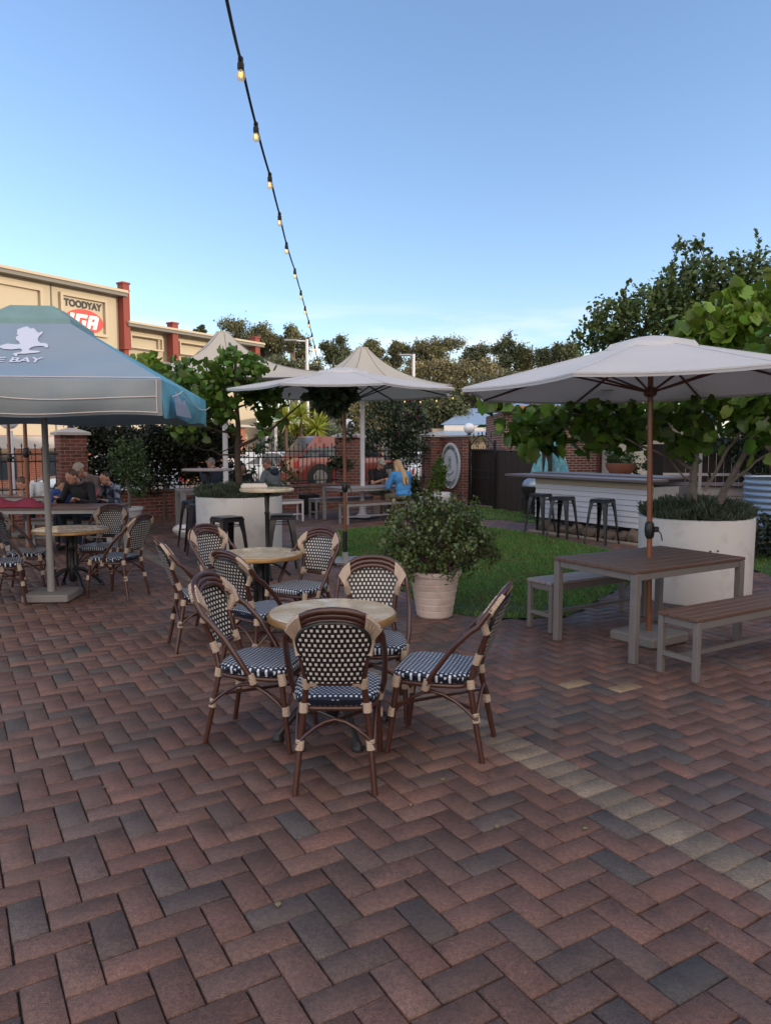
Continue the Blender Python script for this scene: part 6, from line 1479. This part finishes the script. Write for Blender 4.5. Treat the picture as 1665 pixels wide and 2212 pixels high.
# ================================================================== PEOPLE
def fuse(name, parts, m_, parent, voxel=.010, smooth_it=3):
    """one continuous surface from tapered limbs: union by voxel remesh, then smoothed"""
    mb = MB()
    for p in parts:
        if p[0] == 'c':
            _, a_, b_, ra, rb = p; a_, b_ = Vector(a_), Vector(b_); mb.tube([a_, a_.lerp(b_, .5), b_], [ra, (ra + rb) / 2, rb], 12); mb.ball(a_, ra, 12); mb.ball(b_, rb, 12)
        else: mb.ball(p[1], p[2], 16, rot=p[3] if len(p) > 3 else None)
    o = mb.build(name, m_, None)
    md = o.modifiers.new('r', 'REMESH'); md.mode = 'VOXEL'; md.voxel_size = voxel
    sm = o.modifiers.new('s', 'SMOOTH'); sm.iterations = smooth_it; sm.factor = .5
    bpy.context.view_layer.update()
    me = bpy.data.meshes.new_from_object(o.evaluated_get(bpy.context.evaluated_depsgraph_get())); me.name = name
    old = o.data; o.modifiers.clear(); o.data = me; bpy.data.meshes.remove(old)
    me.polygons.foreach_set('use_smooth', [True] * len(me.polygons)); o.parent = parent; return o
def person(loc, face, label, shirt, trousers, hair, seat=.50, lean=.15, hands=((.16, .42, .30), (-.16, .42, .30)), head_turn=0, head_down=.1, skin='skin', short_sleeves=False, hair_style='short', cap=None, collar=None, knees=.46, feet_y=.42, bulk=1.0, hood=None, glasses=False, scale=1.0):
    """origin on the ground under the pelvis, local +y is the way the person faces; hands given as (x, y, z above pelvis)"""
    t = thing('person', (*loc, 0), face, label, 'person'); t.scale = (scale,) * 3
    pv = Vector((0, 0, seat + .10)); sl, cl = math.sin(lean), math.cos(lean)
    S = lambda x, y, z: Vector((x, y * cl + z * sl, pv.z + z * cl - y * sl))     # torso space
    chest = S(0, 0, .34); neck = S(0, .01, .52); headc = S(0, .045 + head_down * .25, .67); hr = Matrix.Rotation(head_turn, 3, 'Z') @ Matrix.Rotation(-head_down - lean * .3, 3, 'X')
    H = lambda x, y, z: headc + hr @ Vector((x, y, z))
    sh_, el, ha, hip, kn, an_ = {}, {}, {}, {}, {}, {}
    for s, hp in ((1, hands[0]), (-1, hands[1])):
        sh_[s] = S(s * .185 * bulk, 0, .45); hd = Vector((hp[0], hp[1], pv.z + hp[2])); ha[s] = hd
        mid = (sh_[s] + hd) / 2; L = (hd - sh_[s]).length; drop = math.sqrt(max(.003, .29 ** 2 - (L / 2) ** 2)) if L < .58 else .02
        el[s] = mid + Vector((s * drop * .45, -drop * .25, -drop * .85))
        hip[s] = Vector((s * .095, 0, seat + .07)); kn[s] = Vector((s * .14, knees, seat + .04)); an_[s] = Vector((s * .13, feet_y, .08))
    b = [('b', H(0, 0, 0), (.078, .098, .115), hr), ('b', H(0, .035, -.07), (.055, .058, .055), hr), ('c', neck, H(0, -.01, -.06), .055, .052), ('b', H(0, .104, -.012), (.014, .018, .022), hr), ('b', H(0, .092, -.055), (.026, .012, .010), hr),
         ('b', H(.079, 0, -.01), (.012, .022, .032), hr), ('b', H(-.079, 0, -.01), (.012, .022, .032), hr), ('b', H(0, .085, .028), (.05, .015, .010), hr),
         ('b', S(0, 0, .34), (.145 * bulk, .10, .16)), ('b', S(0, 0, .10), (.135 * bulk, .10, .16)), ('b', pv, (.15 * bulk, .12, .11))]
    for s in (1, -1):
        b += [('c', sh_[s], el[s], .043, .036), ('c', el[s], ha[s], .036, .024), ('c', sh_[s], S(0, 0, .47), .045, .06), ('c', hip[s], kn[s], .075, .055), ('c', kn[s], an_[s], .05, .036), ('c', an_[s], an_[s] + Vector((0, .13, -.04)), .035, .03)]
        fd = (ha[s] - el[s]).normalized(); side = Vector((s, 0, 0)); side = (side - fd * side.dot(fd)).normalized(); up_ = fd.cross(side)
        pc = ha[s] + fd * .045; b.append(('b', pc, (.036, .045, .018), Matrix((side, fd, side.cross(fd))).transposed()))
        for k, (off, ln) in enumerate(((-.027, .058), (-.009, .072), (.009, .068), (.027, .05))):
            r0 = pc + fd * .035 + side * off; r1 = r0 + fd * ln * .55; dn = Vector((0, 0, -1)); r2 = r1 + (fd * .5 + dn * .8).normalized() * ln * .5
            b += [('c', r0, r1, .0095, .009), ('c', r1, r2, .009, .0075)]
        th0 = pc - side * .030; b.append(('c', th0, th0 - side * .022 + fd * .035, .011, .009))
    body = fuse('body', b, skin, t, .0095, 2)
    # top
    tp = [('b', S(0, 0, .34), (.178 * bulk, .128, .185)), ('b', S(0, 0, .12), (.165 * bulk, .125, .18)), ('b', pv + Vector((0, 0, .01)), (.178 * bulk, .145, .11)), ('c', sh_[1], sh_[-1], .068, .068), ('c', S(0, 0, .44), S(0, .0, .52), .075, .062)]
    for s in (1, -1):
        if short_sleeves: tp.append(('c', sh_[s], sh_[s].lerp(el[s], .62), .068, .060))
        else: tp += [('c', sh_[s], el[s], .066, .052), ('c', el[s], el[s].lerp(ha[s], .93), .052, .038)]
    if hood: tp.append(('b', S(0, -.10, .50), (.12, .07, .085)))
    top = fuse('shirt' if short_sleeves else 'jacket', tp, shirt, t, .012, 3)
    if hood: fuse('hood', [('b', S(0, -.105, .47), (.135, .075, .10)), ('c', S(.09, -.02, .53), S(-.09, -.02, .53), .045, .045)], hood, t, .012, 3)
    if collar: m = MB(); m.tube([S(.085 * math.cos(a_), .01 + .08 * math.sin(a_), .525) for a_ in [i * math.pi / 8 for i in range(17)]], .022, 6); m.build('collar', collar, top, smooth=60)
    tr_ = [('b', pv + Vector((0, 0, -.03)), (.165 * bulk, .14, .10))]
    for s in (1, -1): tr_ += [('c', hip[s], kn[s], .092, .068), ('c', kn[s], an_[s] + Vector((0, 0, .03)), .066, .052)]
    fuse('trousers', tr_, trousers, t, .013, 3)
    for s in (1, -1): fuse('shoe', [('c', an_[s] + Vector((0, -.02, -.03)), an_[s] + Vector((0, .16, -.045)), .045, .036), ('c', an_[s] + Vector((0, 0, .01)), an_[s] + Vector((0, 0, -.03)), .045, .045)], 'rubber', t, .012, 2)
    # hair
    if hair_style == 'short': hp_ = [('b', H(0, -.012, .018), (.083, .099, .108), hr)]; cut = (.02, .02)
    elif hair_style == 'buzz': hp_ = [('b', H(0, -.012, .022), (.0795, .096, .104), hr)]
    elif hair_style == 'long':
        hp_ = [('b', H(0, -.018, .020), (.092, .102, .112), hr)]
        for s in (1, -1): hp_ += [('c', H(s * .07, -.01, -.02), S(s * .11, -.0, .42), .036, .035), ('c', S(s * .11, -.0, .42), S(s * .12, .08, .22), .035, .022)]
        hp_ += [('c', H(0, -.06, -.02), S(0, -.12, .36), .075, .065), ('c', S(.04, -.12, .36), S(.05, -.13, .22), .05, .03), ('c', S(-.04, -.12, .36), S(-.05, -.13, .20), .05, .03)]
    else: hp_ = [('b', H(0, -.02, .02), (.092, .10, .11), hr), ('c', H(0, -.06, -.02), H(0, -.05, -.12), .06, .05)]
    ho = fuse('hair', hp_, hair, t, .011, 2)
    # keep hair off the face
    me = ho.data; inv = hr.transposed()
    for v in me.vertices:
        q = inv @ (v.co - headc)
        if q.y > .035 and q.z < .055 and abs(q.x) < .075: v.co = headc + hr @ Vector((q.x * .9, min(q.y, .055), q.z))
    if hair_style in ('long', 'bob', 'short') or True:
        for s in (1, -1): m = MB(); m.ball(H(s * .03, .093, .012), (.012, .008, .007), 8, rot=hr); m.build('eye', 'sign_black', body)
        m = MB(); m.tube([H(-.024, .100, -.055), H(0, .106, -.058), H(.024, .100, -.055)], .004, 5); m.build('mouth', 'dark_red', body)
    if glasses:
        m = MB(); [m.ball(H(s * .033, .098, .012), (.028, .010, .019), 10, rot=hr) for s in (1, -1)]; m.tube([H(-.085, 0, .015), H(-.06, .085, .015), H(.06, .085, .015), H(.085, 0, .015)], .005, 5); m.build('sunglasses', 'sign_black', t, smooth=60)
    if cap:
        m = MB(); vs = []; n = 20
        for i in range(7):
            th = i / 6 * 1.5
            for k in range(n): vs.append(H(.092 * math.sin(th) * math.cos(2 * math.pi * k / n), -.008 + .108 * math.sin(th) * math.sin(2 * math.pi * k / n), .025 + .105 * math.cos(th)))
        m.add(vs, [(i * n + k, i * n + (k + 1) % n, (i + 1) * n + (k + 1) % n, (i + 1) * n + k)[::-1] for i in range(6) for k in range(n)]); cp = m.build('cap', cap, t, smooth=60)
        m = MB(); vs = []; sgn = 1 if cap != 'cap_back' else -1
        for (o, ln) in ((0, 0), (0, .085)):
            for k in range(9): a_ = math.pi * (.12 + .76 * k / 8); vs.append(H((.090) * math.cos(a_), sgn * ((.100) * math.sin(a_) + ln * math.sin(a_)), .035 - .25 * ln * math.sin(a_)))
        m.add(vs, [(k, k + 1, 10 + k, 9 + k) for k in range(8)]); m.add([v + Vector((0, 0, -.006)) for v in vs], [(k, 9 + k, 10 + k, k + 1) for k in range(8)]); m.build('peak', cap, cp, smooth=60)
    return t
mat('cloth_black', (.012, .012, .014), .85, var=.2, vs=8); mat('cloth_navy', (.02, .03, .05), .85, var=.2, vs=8); mat('cloth_blue', (.05, .24, .56), .75, var=.12, vs=9, bump=.5, bs=9)
mat('cloth_grey', (.14, .17, .19), .85, var=.15, vs=8); mat('cloth_khaki', (.20, .17, .12), .85, var=.15, vs=8); mat('cloth_white', (.62, .66, .70), .8, var=.08, vs=6); mat('cloth_tan', (.42, .32, .28), .85, var=.1, vs=6)
mat('cloth_plaid', (.20, .24, .32), .85, var=.1, c2=(.02, .025, .05), c2s=9, c2lo=.45, c2hi=.52); mat('cloth_brown', (.16, .12, .12), .85, var=.15, vs=8); mat('cloth_child', (.04, .09, .30), .85, var=.2, vs=8)
mat('cap_light', (.45, .42, .33), .8, c2=(.2, .2, .15), c2s=30, c2lo=.5, c2hi=.6); mat('cap_beige', (.40, .34, .28), .8, var=.1)
mat('hair_dark', (.018, .010, .008), .5, var=.3, vs=20, stretch=(6, 6, 1)); mat('hair_blonde', (.42, .28, .15), .5, var=.35, vs=14, stretch=(8, 8, 1)); mat('hair_grey', (.24, .22, .21), .6, var=.3, vs=30); mat('hair_brown', (.09, .045, .025), .5, var=.3, vs=14, stretch=(8, 8, 1)); mat('hair_buzz', (.20, .13, .11), .7, var=.2, vs=40)
mat('print_red', (.42, .10, .10), .8)
A37 = R(37)
# couple at the grey picnic table
person((.42, 17.10), A37 + R(2), 'woman with long blonde hair in a bright blue jacket, seated with her back to us', 'cloth_blue', 'cloth_khaki', 'hair_blonde', lean=.22, hair_style='long', hands=((.14, .36, .28), (-.20, .34, .28)), bulk=1.22, head_turn=R(8), feet_y=.12, knees=.40, scale=1.04)
person((-.30, 18.75), A37 + math.pi + R(8), 'man in light cap, sunglasses and black tee shirt facing us across the grey table', 'cloth_black', 'cloth_khaki', 'hair_grey', lean=.28, short_sleeves=True, cap='cap_light', glasses=True, hands=((.12, .46, .26), (-.10, .46, .26)), bulk=1.2, scale=1.06, head_turn=R(-20))
# pair behind the tall bar table
person((-2.55, 16.85), R(60), 'man with cropped hair in a grey and navy hoodie seen from behind', 'cloth_grey', 'cloth_grey', 'hair_buzz', lean=.15, hood='cloth_navy', hair_style='buzz', hands=((.2, .3, .3), (-.2, .3, .3)), bulk=1.15, seat=.52, scale=1.05)
person((-3.42, 17.5), R(198), 'dark haired woman in a black jacket resting her head on her hand', 'cloth_black', 'cloth_navy', 'hair_dark', skin='skin_dark', lean=.3, hair_style='long', hands=((.10, .28, .52), (-.16, .40, .27)), collar='cloth_tan', head_turn=R(10))
person((-3.75, 16.4), R(65), 'grey haired man in a dark jacket raising a cup, half hidden by the tree', 'cloth_navy', 'cloth_navy', 'hair_grey', lean=.1, hands=((.1, .25, .62), (-.12, .34, .5)), seat=.60, bulk=1.1)
# family at left
pb = person((-5.15, 12.75), R(165), 'smiling person in a black sweatshirt with red sleeve lettering at the family table', 'cloth_black', 'cloth_navy', 'hair_brown', lean=.42, hands=((.18, .50, .22), (-.22, .48, .20)), head_turn=R(-12), head_down=.25, bulk=1.12, collar='cloth_brown', scale=1.05)
person((-5.32, 13.45), R(160), 'person in a beige backwards cap and brown hoodie standing close behind the smiling one', 'cloth_brown', 'cloth_navy', 'hair_brown', lean=.35, seat=.60, hands=((.18, .40, .3), (-.2, .42, .3)), cap='cap_beige', head_down=.3, bulk=1.15, scale=1.02)
person((-5.65, 13.0), R(200), 'brown haired child in a blue top leaning on the family table', 'cloth_child', 'cloth_navy', 'hair_brown', lean=.45, hair_style='bob', scale=.88, hands=((.16, .42, .2), (-.2, .42, .2)), seat=.56, head_down=.4)
person((-4.88, 13.35), R(150), 'person in a dark patterned jacket at the right end of the family table', 'cloth_plaid', 'cloth_navy', 'hair_dark', lean=.25, hands=((.18, .40, .22), (-.2, .42, .22)), seat=.50, scale=.95)
person((-6.30, 14.0), R(95), 'man in a pale shirt bending over the far left table', 'cloth_white', 'cloth_navy', 'hair_brown', lean=.75, short_sleeves=True, hands=((.2, .55, .20), (-.16, .52, .20)), head_down=.3, bulk=1.15, scale=1.03)
for i, chh in enumerate('BEER'[:0]): pass
# red block lettering down the sleeve: short bars as in the photograph
m = MB()
for k in range(5): m.box((-.275 - .012 * k, .10 + .05 * k, .93 - .045 * k), (.012, .075, .028), .2, rot=Euler((R(-35), 0, 0)).to_matrix())
m.build('sleeve_print', 'print_red', pb)
# white bag under the grey table at left
rr = np.random.default_rng(91); m = MB(); m.ball((0, 0, .13), (.26, .18, .15), 22); m.v = [(a_ + rr.normal(0, .010) + .03 * math.sin(c_ * 30), b_ + rr.normal(0, .010), max(0, c_ + .02 * math.sin(a_ * 22 + b_ * 9))) for a_, b_, c_ in m.v]
mat('bag_white', (.72, .72, .74), .5, bump=.4, bs=20); o = m.build('plastic_bag', 'bag_white', smooth=50); o.location = (-3.75, 13.9, 0); tag(o, 'crumpled white bag on the paving beside the left planter', 'bag')
t = thing('bucket', (.98, 17.75, 0), 0, 'white bucket behind the woman in blue', 'bucket'); m = MB(); m.lathe([(.13, 0), (.165, .48), (.175, .49), (.175, .52), (.15, .52), (.14, .1)], n=24, caps=False); m.build('body', 'white_pot', t, smooth=40); m = MB(); m.lathe([(.172, .525), (0, .53)], n=24, caps=False); m.build('lid', 'white_pot', t)
t = thing('plant_pot', (-1.95, 18.9, 0), 0, 'dark tub with thin grey plant against the brick wall', 'pot'); m = MB(); m.lathe([(.24, 0), (.28, .5), (.27, .5), (.24, .42)], n=24, caps=False); m.build('body', 'black_plastic', t); m = MB(); m.lathe([(.26, .44), (0, .46)], n=20, caps=False); m.build('soil', 'soil', t)
tree('potted_shrub', (-1.95, 18.9, .4), ([(0, 0, 0), (0, 0, .4)], .02, .01), [], [((0, 0, .35), (.45, .3, .3))], 700, .06, 'leaf_lavender', 'blade', 'thin grey plant in the dark tub by the brick wall', 'shrub', seed=93)

rr = np.random.default_rng(95); n = 150; x = rr.uniform(-5, 6, n); y = rr.uniform(1.8, 14, n)
o = leaves('fallen_leaves', np.c_[x, y, np.full(n, .006)], np.c_[rr.normal(size=(n, 2)), np.full(n, .05)], rr.uniform(.015, .04, n), 'leaf_gold', None, 'oval', up=.9); tag(o, 'small dry leaves scattered over the brick paving', 'leaves', kind='stuff')
